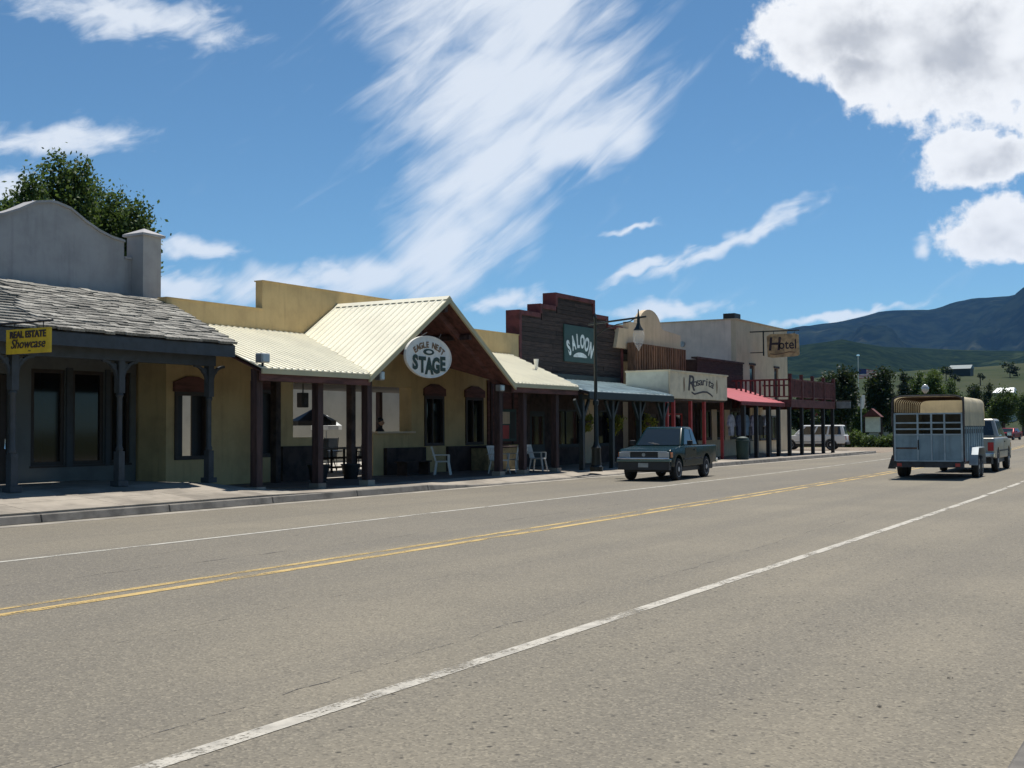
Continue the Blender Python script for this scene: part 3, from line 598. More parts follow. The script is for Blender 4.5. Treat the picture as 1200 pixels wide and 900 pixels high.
# ------------------------------------------------------------------ stage building (cream stucco, metal porch roof, gable)
SX = -23.0
t = stage = thing('stage_building', 'cream stucco building with gabled pale metal porch roof and brown posts', 'building', (SX, 30, 0.15))
ZF = 0.15
holes = [(21.98, 23.15, 0.86, 2.62), (24.98, 25.80, 0.86, 2.75), (26.55, 27.45, 1.40, 3.0), (27.45, 30.35, 0.05, 3.0), (30.35, 32.45, 1.49, 3.0), (33.19, 34.36, 1.05, 2.75), (35.74, 36.93, 1.05, 2.75)]
mb = MB(); wall_x(mb, SX - 0.25, SX, 21.7, 25.25, 0.05, 5.0, holes); wall_x(mb, SX - 0.25, SX, 25.25, 33.5, 0.05, 5.80, holes); wall_x(mb, SX - 0.25, SX, 33.5, 39.55, 0.05, 5.2, holes)
mb.build('wall', M['cream_wall'], t)
for xa, ya, yb in ((2.2, 21.7, 21.9), (.5, 32.46, 32.7), (.5, 39.3, 39.55)): MB().box(SX - xa, SX - 0.252, ya, yb, 0.05, 4.99).build('side_wall', M['cream_wall'], t)
for ya, yb, za in ((21.68, 25.248, 5.001), (25.24, 33.52, 5.801), (33.53, 39.56, 5.201)): MB().box(SX - 0.30, SX + 0.03, ya, yb, za, za + .03).build('coping', M['cream_wall'], t)
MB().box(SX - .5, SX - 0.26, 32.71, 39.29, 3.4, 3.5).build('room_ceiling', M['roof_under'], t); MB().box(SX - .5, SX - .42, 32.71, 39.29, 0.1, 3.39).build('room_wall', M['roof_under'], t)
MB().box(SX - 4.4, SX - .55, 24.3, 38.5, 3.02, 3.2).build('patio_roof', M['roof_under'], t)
for y in (25.0, 30.4, 36.2): MB().box(SX - 4.3, SX - 4.12, y, y + .18, .15, 3.02).build('patio_post', M['brown_wood'], t)
def arched(y0, y1, z0, z1, slit=None):
    """tall narrow window with a low wooden pediment above"""
    mb = MB(); m_ = (y0 + y1) / 2
    mb.prism_x([(y0 - .06, z1), (y1 + .06, z1), (y1 + .06, z1 + .24), (m_ + .2, z1 + .40), (m_ - .2, z1 + .40), (y0 - .06, z1 + .24)], SX + 0.003, SX + 0.07)
    mb.build('window_head', M['red_wood'], t)
    mb = MB(); mb.box(SX - .12, SX + .04, y0, y0 + .1, z0, z1).box(SX - .12, SX + .04, y1 - .1, y1, z0, z1).box(SX - .12, SX + .04, y0 + .1, y1 - .1, z1 - .1, z1).box(SX - .12, SX + .04, y0 + .1, y1 - .1, z0, z0 + .1)
    w = mb.build('window', M['frame_dark'], t)
    if slit:
        a, b = slit
        MB().box(SX - .16, SX - .125, y0 + .01, a, z0 + .01, z1 - .01).build('shutter', M['black'], w); MB().box(SX - .16, SX - .125, b, y1 - .01, z0 + .01, z1 - .01).build('shutter', M['black'], w)
    else:
        MB().box(SX - .10, SX - .08, y0 + .095, y1 - .095, z0 + .095, z1 - .095).build('pane', M['glass'], w); MB().box(SX - .075, SX + .02, m_ - .12, m_ - .06, z0 + .1, z1 - .1).build('mullion', M['frame_dark'], w)
arched(21.98, 23.15, 0.86, 2.62, (22.38, 22.70)); arched(24.98, 25.80, 0.86, 2.75, (25.0, 25.16)); arched(33.19, 34.36, 1.05, 2.75); arched(35.74, 36.93, 1.05, 2.75)
# roofs: porch left, gable, porch right
EXs, TXs = -18.9, -22.98; yL, yG0, yA, yG1, yR = 20.75, 24.9, 28.55, 32.2, 36.6; zE, zA, zT = 3.06, 5.40, 4.42
sg = (zA - zE) / (yA - yG0); yV0 = yG0 + (zT - zE) / sg; yV1 = yG1 - (zT - zE) / sg
def roof_part(poly, rib, name='roof'):
    o = ribbed(poly, rib, 0.23, 0.07, 0.028, 0.03).build(name, M['cream_metal'], t)
    P = [Vector(p) - Vector((0, 0, 0.10)) for p in poly]; MB().loft([p - Vector((0, 0, .03)) for p in P], P).build('ceiling_boards', M['red_wood'], o); return o
roof_part([(EXs, yL, zE), (EXs, yG0, zE), (TXs, yV0, zT), (TXs, yL + 1.0, zT)], (1, 0, -0.3))
roof_part([(EXs, yG0, zE), (EXs, yA, zA), (TXs, yA, zA), (TXs, yV0, zT)], (0, 1, 0.6))
roof_part([(EXs, yA, zA), (EXs, yG1, zE), (TXs, yV1, zT), (TXs, yA, zA)], (0, -1, 0.6))
roof_part([(EXs, yG1, zE), (EXs, yR, zE), (TXs, yR + 2.4, zT), (TXs, yV1, zT)], (1, 0, -0.3))
mb = MB(); mb.loft([(EXs + .02, yA - .16, zA - .07), (EXs + .02, yA, zA + .045), (EXs + .02, yA + .16, zA - .07), (EXs + .02, yA, zA + .02)], [(TXs, yA - .16, zA - .07), (TXs, yA, zA + .045), (TXs, yA + .16, zA - .07), (TXs, yA, zA + .02)]); mb.build('ridge_cap', M['cream_metal'], t)
for ya, yb in ((yL, yG0 - .02), (yG1 + .02, yR)):
    MB().box(EXs - .03, EXs + .012, ya, yb, zE - .14, zE - .035).build('gutter_trim', M['cream_trim'], t)
    MB().box(EXs - .10, EXs - .035, ya, yb, zE - .30, zE - .12).build('fascia', M['red_wood'], t)
for ya, za, yb, zb in ((yG0 - .1, zE - .06, yA, zA), (yG1 + .1, zE - .06, yA, zA)):
    MB().loft([(EXs - .03, ya, za - .16), (EXs + .03, ya, za - .16), (EXs + .03, ya, za - .005), (EXs - .03, ya, za - .005)], [(EXs - .03, yb, zb - .16), (EXs + .03, yb, zb - .16), (EXs + .03, yb, zb - .005), (EXs - .03, yb, zb - .005)]).build('rake_board', M['cream_trim'], t)
# gable framing
for xk in (-19.4,):
    for s in (-1, 1):
        MB().bar((xk, yA - s * 3.5, zE - .05), (xk, yA, zA - .34), 0.12, 0.2).build('rafter', M['red_wood'], t)
MB().box(-22.9, -19.0, yA - .08, yA + .08, zA - .42, zA - .22).build('ridge_beam', M['brown_wood'], t)
for q in (0.35,):
    for s in (-1, 1):
        yq = yA + s * 3.65 * q; zq = zA - (zA - zE) * q; MB().box(-22.9, -19.0, yq - .06, yq + .06, zq - .32, zq - .18).build('purlin', M['brown_wood'], t)
PX_ = -19.3
posts = [21.0, 23.2, 25.2, 31.9, 33.4, 35.6]
for y in posts:
    h = 2.62 if not (25.0 < y < 32.5) else 2.85
    p = MB().box(PX_ - .1, PX_ + .1, y - .1, y + .1, ZF - .003, ZF + h).build('post', M['brown_wood'], t); MB().box(PX_ - .15, PX_ + .15, y - .15, y + .15, ZF - .004, ZF + .14).build('post_base', M['concrete'], p)
for ya, yb in ((20.9, 25.0), (32.1, 36.4)): MB().box(PX_ - .09, PX_ + .09, ya, yb, ZF + 2.622, ZF + 2.9).build('beam', M['brown_wood'], t)
for y in (25.25, 28.6): MB().box(-22.6, -22.4, y - .1, y + .1, ZF, ZF + 2.9).build('inner_post', M['dark_wood'], t)
# wainscot and low fronts along the wall
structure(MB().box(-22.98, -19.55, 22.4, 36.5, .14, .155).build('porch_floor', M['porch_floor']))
MB().box(SX + .003, SX + .10, 26.0, 27.44, ZF, 1.15).build('dark_wainscot', M['dark_wood'], t)
MB().box(SX + .003, SX + .14, 30.9, 33.1, ZF, 1.02).build('dark_wainscot', M['dark_wood'], t)
MB().box(SX - .3, SX + .14, 30.4, 32.5, 1.491, 1.55).build('counter_top', M['tan_wall'], t)
MB().box(SX + .003, SX + .10, 34.5, 38.6, ZF, 1.02).build('dark_wainscot', M['dark_wood'], t)
# recessed brown entrance at the right end
MB().box(SX + .003, SX + .06, 37.2, 39.5, 1.03, 3.4).build('wood_panel', M['red_wood'], t)
for y in (37.35, 38.1, 38.9): MB().box(SX + .061, SX + .10, y, y + .12, 1.03, 3.4).build('stile', M['brown_wood'], t)
# patio behind the openings
structure(sheet('patio', [[(-33.9, 21.7, ZF + .006), (SX - .1, 21.7, ZF + .006)], [(-33.9, 48, ZF + .006), (SX - .1, 39.3, ZF + .006)]], M['patio_floor']))
tag(MB().box(-34.3, -34, 21.75, 56, 0, 4.2).build('patio_wall', M['patio_wall']), 'pale stucco wall seen behind the open stage porch', 'wall')
# oval sign
t = thing('oval_sign', 'oval off-white EAGLE NEST STAGE sign hung in the porch gable', 'sign', (-18.85, 27.37, 3.0))
cy, cz, ra, rb = 27.37, 3.62, 1.12, 0.585
ell = [(cy + ra * math.cos(a), cz + rb * math.sin(a)) for a in [2 * math.pi * i / 48 for i in range(48)]]
MB().prism_x(ell, -18.86, -18.80).build('board', M['sign_white'], t)
mb = MB(); ring = [(cy + ra * .975 * math.cos(a), cz + rb * .965 * math.sin(a)) for a in [2 * math.pi * i / 48 for i in range(48)]]
for i in range(48):
    a, b, c, d = ell[i], ell[(i + 1) % 48], ring[(i + 1) % 48], ring[i]; mb.loft([(-18.80, *a), (-18.80, *b), (-18.80, *c), (-18.80, *d)], [(-18.785, *a), (-18.785, *b), (-18.785, *c), (-18.785, *d)])
mb.build('rim', M['sign_white'], t)
def arc_word(s, size, cy, cz, rad, a0, a1, x, m, parent, sx, tall=1.0, bold=0.0, place=1, yscale=1.0, shrink=None):
    mb = MB(); n = len(s)
    for i, ch in enumerate(s):
        if ch == ' ': continue
        a = a0 + (a1 - a0) * i / (n - 1); vs, fs = text_mesh(ch, size, 0.005, 1.0, bold); k = 1.0 if shrink is None else shrink[i]
        rot = (math.pi / 2 - a) * place; out_ = []
        for u, v, d in vs:
            u, v = u * sx, v * tall * k; uu = u * math.cos(rot) + v * math.sin(rot); vv = -u * math.sin(rot) + v * math.cos(rot)
            out_.append((x + d, cy + (rad * math.cos(a) + uu) * yscale, cz + rad * math.sin(a) * place + vv))
        mb.add(out_, fs)
    return mb.build('lettering', m, parent)
arc_word('EAGLE NEST', 0.20, cy, cz - 0.62, 0.95, R(125), R(55), -18.79, M['letter_brown'], t, 1.0, 1.15, 0.006, yscale=1.22)
mb = MB(); n5 = 'STAGE'; 
for i, ch in enumerate(n5):
    vs, fs = text_mesh(ch, 0.46, 0.005, 1.0, 0.022); k = (1.0, 1.10, 1.16, 1.10, 1.0)[i]; dz = (0.0, -0.06, -0.085, -0.06, 0.0)[i]; dy = (i - 2) * 0.335
    mb.add([(-18.79 + d, cy + dy + u * 1.12, cz - 0.19 + dz + v * k * 1.15) for u, v, d in vs], fs)
mb.build('lettering', M['letter_green'], t)
MB().prism_x([(cy - .02 + .26 * math.cos(a), cz + .135 + .085 * math.sin(a)) for a in [2 * math.pi * i / 24 for i in range(24)]], -18.798, -18.785).build('emblem', M['letter_green'], t)
MB().prism_x([(cy - .02 + .14 * math.cos(a), cz + .135 + .04 * math.sin(a)) for a in [2 * math.pi * i / 20 for i in range(20)]], -18.784, -18.778).build('emblem', M['sign_white'], t)
mb = MB()
for s in (-.5, .5): mb.tube([(-18.83, cy + s, cz + .5), (-18.83, cy + s * 0.7 + .3, 4.3)], 0.012, 5)
mb.build('hanger', M['black'], t)
# floodlights
def flood(x, y, z, label, rz):
    t = thing('floodlight', label, 'lamp', (x, y, z), 'floodlights'); mb = MB(); mb.box(x - .11, x + .11, y - .14, y + .14, z + .12, z + .34); mb.build('housing', M['grey_metal'], t, bevel=0.02, seg=1)
    MB().tube([(x, y, z), (x, y, z + .12)], 0.03, 6).build('stem', M['black'], t); MB().box(x + .111, x + .12, y - .11, y + .11, z + .15, z + .31).build('lens', M['lamp_clear'], t); return t
flood(-18.98, 20.85, 3.05, 'small grey floodlight on the left corner of the pale metal roof', 0)
t = thing('floodlight', 'slim white spotlight standing on the right end of the pale metal roof', 'lamp', (-20.8, 37.0, 3.66), 'floodlights')
MB().lathe([(.05, 0), (.09, .35), (.09, .37)], (-20.8, 37.0, 3.72), 10).build('housing', M['white_plastic'], t); MB().tube([(-20.8, 37.0, 3.6), (-20.8, 37.0, 3.73)], .025, 6).build('stem', M['black'], t)
t = thing('floodlight', 'small floodlight under the left gable eave of the stage porch', 'lamp', (-19.1, 25.5, 2.9), 'floodlights')
MB().box(-19.2, -19.0, 25.4, 25.6, 2.92, 3.16).build('housing', M['grey_metal'], t, bevel=.02, seg=1); MB().box(-18.999, -18.99, 25.43, 25.57, 2.95, 3.13).build('lens', M['lamp_clear'], t)
t = thing('floodlight', 'small floodlight on the right gable post of the stage porch', 'lamp', (-19.1, 31.7, 2.75), 'floodlights')
MB().box(-19.19, -19.0, 31.55, 31.8, 2.78, 2.98).build('housing', M['grey_metal'], t, bevel=.02, seg=1); MB().box(-18.999, -18.99, 31.58, 31.77, 2.81, 2.95).build('lens', M['lamp_clear'], t)

# ------------------------------------------------------------------ saloon
SLX = -23.0
t = thing('saloon', 'dark plank saloon with stepped false front and green metal porch roof', 'building', (SLX, 44, 0.15))
steps = [(39.6, 41.27, 6.2), (41.27, 42.55, 6.58), (42.55, 46.06, 7.14), (46.06, 47.36, 6.54), (47.36, 48.85, 6.2)]
mb = MB()
for i, (a, b, z) in enumerate(steps): mb.box(SLX - 0.55, SLX - .06, a, b, 0.1, z - 0.02)
mb.build('false_front', M['dark_wood'], t)
z = 3.4; k = 0
while z < 7.0:
    sp = [(a, b) for a, b, zz in steps if zz - .18 >= z + 0.17]
    if sp:
        a, b = min(s[0] for s in sp) + .16, max(s[1] for s in sp) - .16
        cuts = [a, random.uniform(a + 1.5, b - 1.5), b]
        for c, e in zip(cuts, cuts[1:]): MB().box(SLX - .06, SLX - .02 + random.uniform(0, .014), c + .004, e - .004, z, z + .17).build('plank', M['plank'], t)
    z += 0.182
# red trim boards stepping along the top
for i, (a, b, zz) in enumerate(steps):
    MB().box(SLX - .58, SLX + .03, a - (.03 if i < 3 else 0), b + (.03 if i > 1 else 0), zz - .17, zz).build('trim_board', M['red_trim'], t)
for y, za, zb in ((39.6, 3.4, 6.029), (41.27, 6.2, 6.409), (42.55, 6.58, 6.969)): MB().box(SLX - .58, SLX + .03, y - .03, y + .15, za, zb).build('trim_board', M['red_trim'], t)
for y, za, zb in ((46.06, 6.54, 6.969), (47.36, 6.2, 6.369), (48.85, 3.4, 6.029)): MB().box(SLX - .58, SLX + .03, y - .15, y + .03, za, zb).build('trim_board', M['red_trim'], t)
# lower wall
mb = MB(); wall_x(mb, SLX - .06, SLX + .0, 39.6, 48.85, .1, 3.39, [(40.4, 41.6, .15, 2.3), (42.2, 44.6, .9, 2.4), (46.3, 47.6, .9, 2.4)]); mb.build('wall', M['dark_wood'], t)
window(t, SLX - .05, 42.2, 44.6, .9, 2.4, M['green_dark'], M['glass'], .08, 1); window(t, SLX - .05, 46.3, 47.6, .9, 2.4, M['green_dark'], M['glass'], .08)
d = MB().box(SLX - .05, SLX - .01, 40.4, 41.6, .16, 2.3).build('door', M['green_dark'], t); MB().box(SLX - .009, SLX - .003, 40.55, 41.45, 1.0, 2.1).build('pane', M['glass'], d)
MB().box(SLX + .003, SLX + .05, 45.0, 46.1, .15, 3.2).build('pale_panel', M['tan_wall'], t)
# porch roof
ax, az_, tz_ = -18.8, 2.92, 3.62; y0, y1 = 37.2, 44.7
o = ribbed([(ax, y0, az_), (ax, y1, az_), (SLX + .03, y1 + 3.6, tz_), (SLX + .03, y0 + 2.45, tz_)], (1, 0, -.17), 0.42, .05, .035, .03).build('roof', M['green_metal'], t)
MB().loft([(ax, y0, az_ - .12), (ax, y1, az_ - .12), (SLX + .03, y1 + 3.6, tz_ - .12), (SLX + .03, y0 + 2.45, tz_ - .12)], [(ax, y0, az_ - .06), (ax, y1, az_ - .06), (SLX + .03, y1 + 3.6, tz_ - .06), (SLX + .03, y0 + 2.45, tz_ - .06)]).build('ceiling_boards', M['dark_wood'], o)
MB().box(ax - .04, ax + .015, y0, y1 + .02, az_ - .27, az_ - .035).build('fascia', M['green_dark'], t)
MB().loft([(ax - .05, y1 - .04, az_ - .26), (ax - .05, y1 + .03, az_ - .26), (ax - .05, y1 + .03, az_ + .03), (ax - .05, y1 - .04, az_ + .03)], [(SLX + .05, y1 + 3.56, tz_ - .26), (SLX + .05, y1 + 3.63, tz_ - .26), (SLX + .05, y1 + 3.63, tz_ + .03), (SLX + .05, y1 + 3.56, tz_ + .03)]).build('rake_board', M['green_dark'], t)
MB().box(SLX + .031, SLX + .12, y0 + 2.45, 48.3, tz_ - .02, tz_ + .22).build('flashing', M['green_dark'], t)
for y in (37.4, 39.8, 42.2, 44.5):
    p = MB().box(-19.28, -19.12, y - .08, y + .08, .147, az_ - .28).build('post', M['green_dark'], t)
    for s in (-1, 1): MB().bar((-19.2, y + s * .07, 1.95), (-19.2, y + s * .55, az_ - .3), .1, .09, upv=(1, 0, 0)).build('brace', M['green_dark'], p)
MB().box(-19.27, -19.13, y0 + .1, y1 - .05, az_ - .279, az_ - .125).build('beam', M['green_dark'], t)
# saloon sign
t = thing('saloon_sign', 'dark green SALOON sign with white fan lettering on the plank front', 'sign', (SLX + .03, 44.6, 4.4))
MB().box(SLX + .0, SLX + .05, 43.2, 45.95, 4.38, 5.9).build('board', M['sign_green'], t)
mb = MB()
for i, ch in enumerate('SALOON'):
    vs, fs = text_mesh(ch, 0.78, 0.005, 1.0, 0.03); dy = (i - 2.5) * .40; dz = (-.20, .02, .12, .12, .02, -.20)[i]
    mb.add([(SLX + .056 + d, 44.6 + (dy + u * .62) * (1 + .50 * v), 5.12 + dz + v * 1.0 - abs(dy) * u * .25 * (1 if dy > 0 else -1)) for u, v, d in vs], fs)
mb.build('lettering', M['letter_white'], t)
MB().prism_x([(44.6 + .62 * math.cos(a), 4.66 + .10 * math.sin(a) - .04 * math.cos(2 * a)) for a in [2 * math.pi * i / 20 for i in range(20)]], SLX + .051, SLX + .06).build('scroll', M['letter_white'], t)

# ------------------------------------------------------------------ shop with the tan sign box and board-and-batten front
BX = -22.5
t = thing('batten_shop', 'brown board-and-batten shop with cream domed parapet and red porch posts', 'building', (BX, 52, 0.15))
MB().box(BX - .3, BX - .03, 48.95, 55.0, .1, 5.47).build('wall', M['batten'], t)
y = 49.0
while y < 55.0:
    MB().box(BX - .029, BX + .03, y, y + .09, 3.0, 5.46).build('batten', M['batten'], t); y += .27
dome = [(51.6 + 1.35 * math.cos(a), 6.2 + .98 * math.sin(a)) for a in [math.pi * i / 14 for i in range(15)]]
poly = [(47.9, 5.2), (55.3, 5.2), (55.3, 6.2), (53.2, 6.32)] + dome[1:-1] + [(50.0, 6.45), (49.2, 6.45), (49.2, 6.12), (48.2, 6.1)]
MB().prism_x(poly, BX - .62, BX - .35).build('parapet', M['tan_wall'], t)
MB().box(BX - 8, BX - .63, 55.0, 55.3, .1, 6.1).build('side_wall', M['tan_wall'], t)
MB().box(BX - 8, BX - .64, 48.9, 54.99, 5.0, 5.2).build('flat_roof', M['roof_under'], t)
# projecting sign box over the pavement
mb = MB(); mb.box(-21.6, -19.66, 46.2, 53.0, 2.86, 3.98); mb.build('canopy_box', mat('canopy_grey', (0.56, 0.56, 0.48), .8, .05, 2), t)
MB().box(-21.62, -19.55, 46.15, 53.03, 3.981, 4.05).build('canopy_cap', M['tan_sign'], t)
MB().box(-22.5, -19.70, 46.3, 52.95, 2.78, 2.855).build('soffit', M['dark_wood'], t)
for y in (46.3, 47.0, 48.9, 50.5, 52.75): MB().box(-19.85, -19.72, y - .065, y + .065, .147, 2.779).build('post', M['red_post'], t)
mb = MB(); wall_x(mb, -22.1, -22.0, 48.95, 55.0, .1, 2.9, [(49.4, 50.4, .15, 2.25), (50.9, 53.4, .8, 2.3)]); mb.build('shop_front', M['dark_wood'], t)
window(t, -22.08, 50.9, 53.4, .8, 2.3, M['red_post'], M['glass'], .07, 2); d = MB().box(-22.09, -22.04, 49.4, 50.4, .16, 2.25).build('door', M['frame_dark'], t); MB().box(-22.039, -22.03, 49.55, 50.25, .9, 2.1).build('pane', M['glass'], d)
t = thing('script_sign', 'long tan sign board with dark arched script lettering over the pavement', 'sign', (-19.6, 49.6, 2.9))
MB().box(-19.655, -19.6, 46.22, 52.98, 2.87, 4.0).build('board', M['tan_sign'], t)
lettering(t, 'R', 0.95, face_px, -19.595, 48.55, 3.52, M['letter_dark'], shear=.15, bold=.01, sx=1.5)
arc_word('osarita', 0.42, 50.0, 1.9, 1.75, R(108), R(70), -19.595, M['letter_dark'], t, 1.3, 1.2, 0.004, yscale=1.85)
mb = MB(); c0 = [(48.6, 3.16), (48.95, 3.08), (49.4, 3.14), (49.9, 3.2), (50.4, 3.2), (50.8, 3.12), (51.1, 3.02)]
for (a, b), (c, e) in zip(c0, c0[1:]): mb.bar((-19.592, a, b), (-19.592, c, e), .012, .07, upv=(0, 0, 1))
mb.build('flourish', M['letter_dark'], t)
for y in (47.75, 51.65):
    mb = MB(); mb.prism_x([(y - .03, 3.15), (y + .04, 3.2), (y + .09, 3.45), (y + .05, 3.75), (y, 3.8), (y - .06, 3.6), (y - .05, 3.35)], -19.598, -19.59); mb.build('feather', M['letter_brown'], t)

# ------------------------------------------------------------------ dark plank shop with the red awning
DX = -22.0
t = thing('dark_shop', 'low dark brown plank shop with bright red awning', 'building', (DX, 58, .15))
MB().box(DX - 6, DX - .05, 55.35, 62.0, .1, 5.0).build('wall', M['dark_wood'], t)
z = 2.95
while z < 5.0:
    MB().box(DX - .05, DX - .01 + random.uniform(0, .012), 55.36, 61.98, z, z + .2).build('plank', M['plank'], t); z += .212
MB().box(DX - .3, DX + .05, 55.3, 62.03, 5.04, 5.13).build('coping', M['dark_wood'], t)
mb = MB(); A = [(-18.95, 53.1, 2.82), (-18.95, 59.6, 2.86), (DX + .01, 61.9, 3.70), (DX + .01, 54.0, 3.70)]
mb.loft([(x, y, z - .03) for x, y, z in A], A); mb.build('awning', M['red_awning'], t); MB().box(-18.985, -18.952, 53.1, 59.6, 2.66, 2.845).build('valance', mat('valance', (.16, .03, .03), .8), t)
MB().box(DX - .049, DX + .02, 55.36, 61.9, .15, 1.0).build('wainscot', M['tan_wall'], t)
for a, b in ((55.6, 57.0), (57.6, 59.0), (59.8, 61.2)): window(t, DX - .03, a, b, 1.05, 2.5, M['frame_dark'], M['glass'], .08, 1)
for y in (54.0, 55.8, 57.6, 59.2): MB().box(-19.28, -19.1, y - .09, y + .09, .147, 2.66).build('post', M['black'], t)
for a, b in ((54.6, 55.2), (56.3, 57.0)): MB().box(-21.0, -20.96, a, b, 1.0, 2.5).build('pale_panel', M['tan_wall'], t)

# ------------------------------------------------------------------ two-storey inn
HX = -23.0
t = thing('inn', 'tall tan two-storey stucco inn with flat parapet', 'building', (HX, 68, .15))
mb = MB(); ho = [(65.9, 66.75, 3.25, 5.2), (70.3, 71.1, 3.25, 5.2)]; wall_x(mb, HX - .3, HX, 63.7, 72.9, .1, 7.66, ho); mb.build('front_wall', M['tan_wall'], t)
MB().box(-32, HX - .302, 63.7, 64.0, .1, 7.659).build('side_wall', M['pink_wall'], t); MB().box(-32, HX - .302, 72.6, 72.9, .1, 7.6).build('side_wall', M['tan_wall'], t); MB().box(-32, -31.7, 64.01, 72.59, .1, 7.6).build('back_wall', M['tan_wall'], t)
MB().box(-31.6, HX - .31, 64.05, 72.55, 7.0, 7.15).build('flat_roof', M['roof_under'], t)
MB().box(-32.05, HX + .06, 63.65, 63.99, 7.661, 7.72).box(HX - .33, HX + .06, 63.995, 72.95, 7.661, 7.72).build('coping', M['tan_wall'], t)
for a, b, c, e in ho:
    d = MB().box(HX - .15, HX - .1, a, b, c, e).build('door', M['brown_wood'], t); MB().box(HX - .099, HX - .09, a + .15, b - .15, c + .9, e - .2).build('pane', M['glass'], d)
    MB().box(HX + .003, HX + .05, a - .1, b + .1, e, e + .12).build('lintel', M['brown_wood'], t)
MB().box(-24.6, -23.9, 66.0, 67.0, 7.4, 8.25).build('roof_vent', M['black'], t)
for a in (64.6, 67.4, 69.6): window(t, HX + .0, a, a + 1.4, .9, 2.3, M['frame_dark'], M['glass'], .08, 1)
MB().tube([(-26.2, 63.62, 6.4), (-26.2, 63.68, 6.4)], .16, 10).build('wall_vent', M['grey_metal'], t)
# balcony
t = thing('balcony', 'dark red wooden balcony with slatted railing on black posts before the inn', 'balcony', (-20.8, 66, .15))
BZ = 3.05; by0, by1, bx = 60.0, 68.2, -18.75
MB().box(HX + .01, bx, max(by0, 62.05), by1, BZ - .06, BZ).box(DX + .06, bx, by0, 62.04, BZ - .06, BZ).build('deck', M['rail_brown'], t)
for xa, xb, ya, yb in ((bx - .1, bx, by0, by1), (DX + .06, bx - .101, by0, by0 + .1), (HX + .01, bx - .101, by1 - .1, by1)):
    MB().box(xa, xb, ya, yb, BZ - .40, BZ - .062).build('rim_beam', M['rail_brown'], t)
for xa, xb, ya, yb in ((bx - .12, bx - .02, by0, by1), (DX + .06, bx - .121, by0 + .01, by0 + .11), (HX + .01, bx - .121, by1 - .11, by1 - .01)):
    MB().box(xa, xb, ya, yb, BZ + .98, BZ + 1.06).build('top_rail', M['rail_brown'], t); MB().box(xa + .02, xb - .02 if xb - xa < .2 else xb, ya + (.02 if yb - ya < .2 else 0), yb - (.02 if yb - ya < .2 else 0), BZ + .12, BZ + .18).build('bottom_rail', M['rail_brown'], t)
y = by0 + .2
while y < by1 - .1: MB().box(bx - .11, bx - .03, y, y + .085, BZ + .181, BZ + .979).build('picket', M['rail_brown'], t); y += .155
x = bx - .35
while x > DX + .1: MB().box(x - .09, x, by0 + .02, by0 + .09, BZ + .181, BZ + .979).build('picket', M['rail_brown'], t); x -= .255
for y in (by0 + .08, 62.0, 64.0, 66.1, by1 - .08): MB().box(bx - .15, bx + .01, y - .08, y + .08, BZ + .002, BZ + 1.32).build('newel', M['rail_brown'], t)
for y in (by0 + .1, 62.2, 64.2, 66.2, by1 - .1): MB().box(bx - .24, bx - .07, y - .085, y + .085, .147, BZ - .402).build('post', M['black'], t)
for y in (61, 64.5, by1 - .1): MB().box(-21.5, -21.33, y - .085, y + .085, .147, BZ - .062).build('post', M['black'], t)
# hotel sign
t = thing('hotel_sign', 'tan painted Hotel sign on an iron bracket high on the inn', 'sign', (-19.8, 62.0, 5.3))
hy = 66.0; b = [(-21.95, 5.64), (-21.7, 5.57), (-20.25, 5.63), (-20.12, 5.72), (-20.15, 6.82), (-20.35, 6.9), (-21.8, 6.92), (-22.0, 6.8)]
MB().prism_y(b, hy - .03, hy + .03).build('board', mat('sign_tan', (.52, .36, .17), .6, .2, 2.5), t)
lettering(t, 'H', 1.05, face_ny, -21.55, hy - .038, 6.32, M['letter_dark'], bold=.02, shear=.1); lettering(t, 'otel', .74, face_ny, -20.78, hy - .038, 6.28, M['letter_dark'], bold=.012, sx=.9)
mb = MB(); c0 = [(-21.8, 5.8), (-21.5, 5.75), (-21.1, 5.8), (-20.7, 5.88), (-20.35, 5.84)]
for (a, bb), (c, e) in zip(c0, c0[1:]): mb.bar((a, hy - .038, bb), (c, hy - .038, e), .012, .05)
mb.build('flourish', M['letter_brown'], t)
mb = MB(); mb.tube([(-22.98, hy, 7.1), (-20.1, hy, 7.08)], .04, 6); mb.tube([(-22.2, hy, 5.7), (-22.2, hy, 7.14)], .045, 6); mb.tube([(-21.6, hy, 6.9), (-21.6, hy, 7.1)], .02, 5); mb.tube([(-20.4, hy, 6.88), (-20.4, hy, 7.08)], .02, 5); mb.tube([(-22.98, hy, 5.9), (-22.2, hy, 5.9)], .03, 6); mb.build('bracket', M['iron'], t)

# ------------------------------------------------------------------ street lamp with curved arm
lx, ly = -18.25, 36.6
t = thing('street_lamp', 'tall dark green street lamp with long arm and hanging glass globe', 'street lamp', (lx, ly, .15))
MB().lathe([(.22, .148), (.22, .3), (.17, .36), (.15, .9), (.17, .95), (.10, 1.05), (.075, 1.2), (.065, 2.4), (.1, 2.42), (.1, 2.55), (.06, 2.6), (.05, 5.35), (.07, 5.4), (.03, 5.5), (.01, 5.58)], (lx, ly, 0), 12).build('pole', M['iron'], t, smooth=35)
mb = MB(); mb.tube([(lx - .25, ly, 5.18), (lx, ly, 5.20), (lx + 1.9, ly, 5.34)], .035, 7); mb.tube([(lx, ly, 4.75), (lx + .3, ly, 4.95), (lx + .8, ly, 5.12), (lx + 1.3, ly, 5.2), (lx + 1.5, ly, 5.3)], .018, 6); mb.build('arm', M['iron'], t)
MB().lathe([(.015, 5.6), (.025, 5.45), (.05, 5.3), (.05, 5.15), (.09, 5.02), (.16, 4.92), (.17, 4.89)], (lx + 1.62, ly, 0), 12).build('fitter', M['iron'], t, smooth=40)
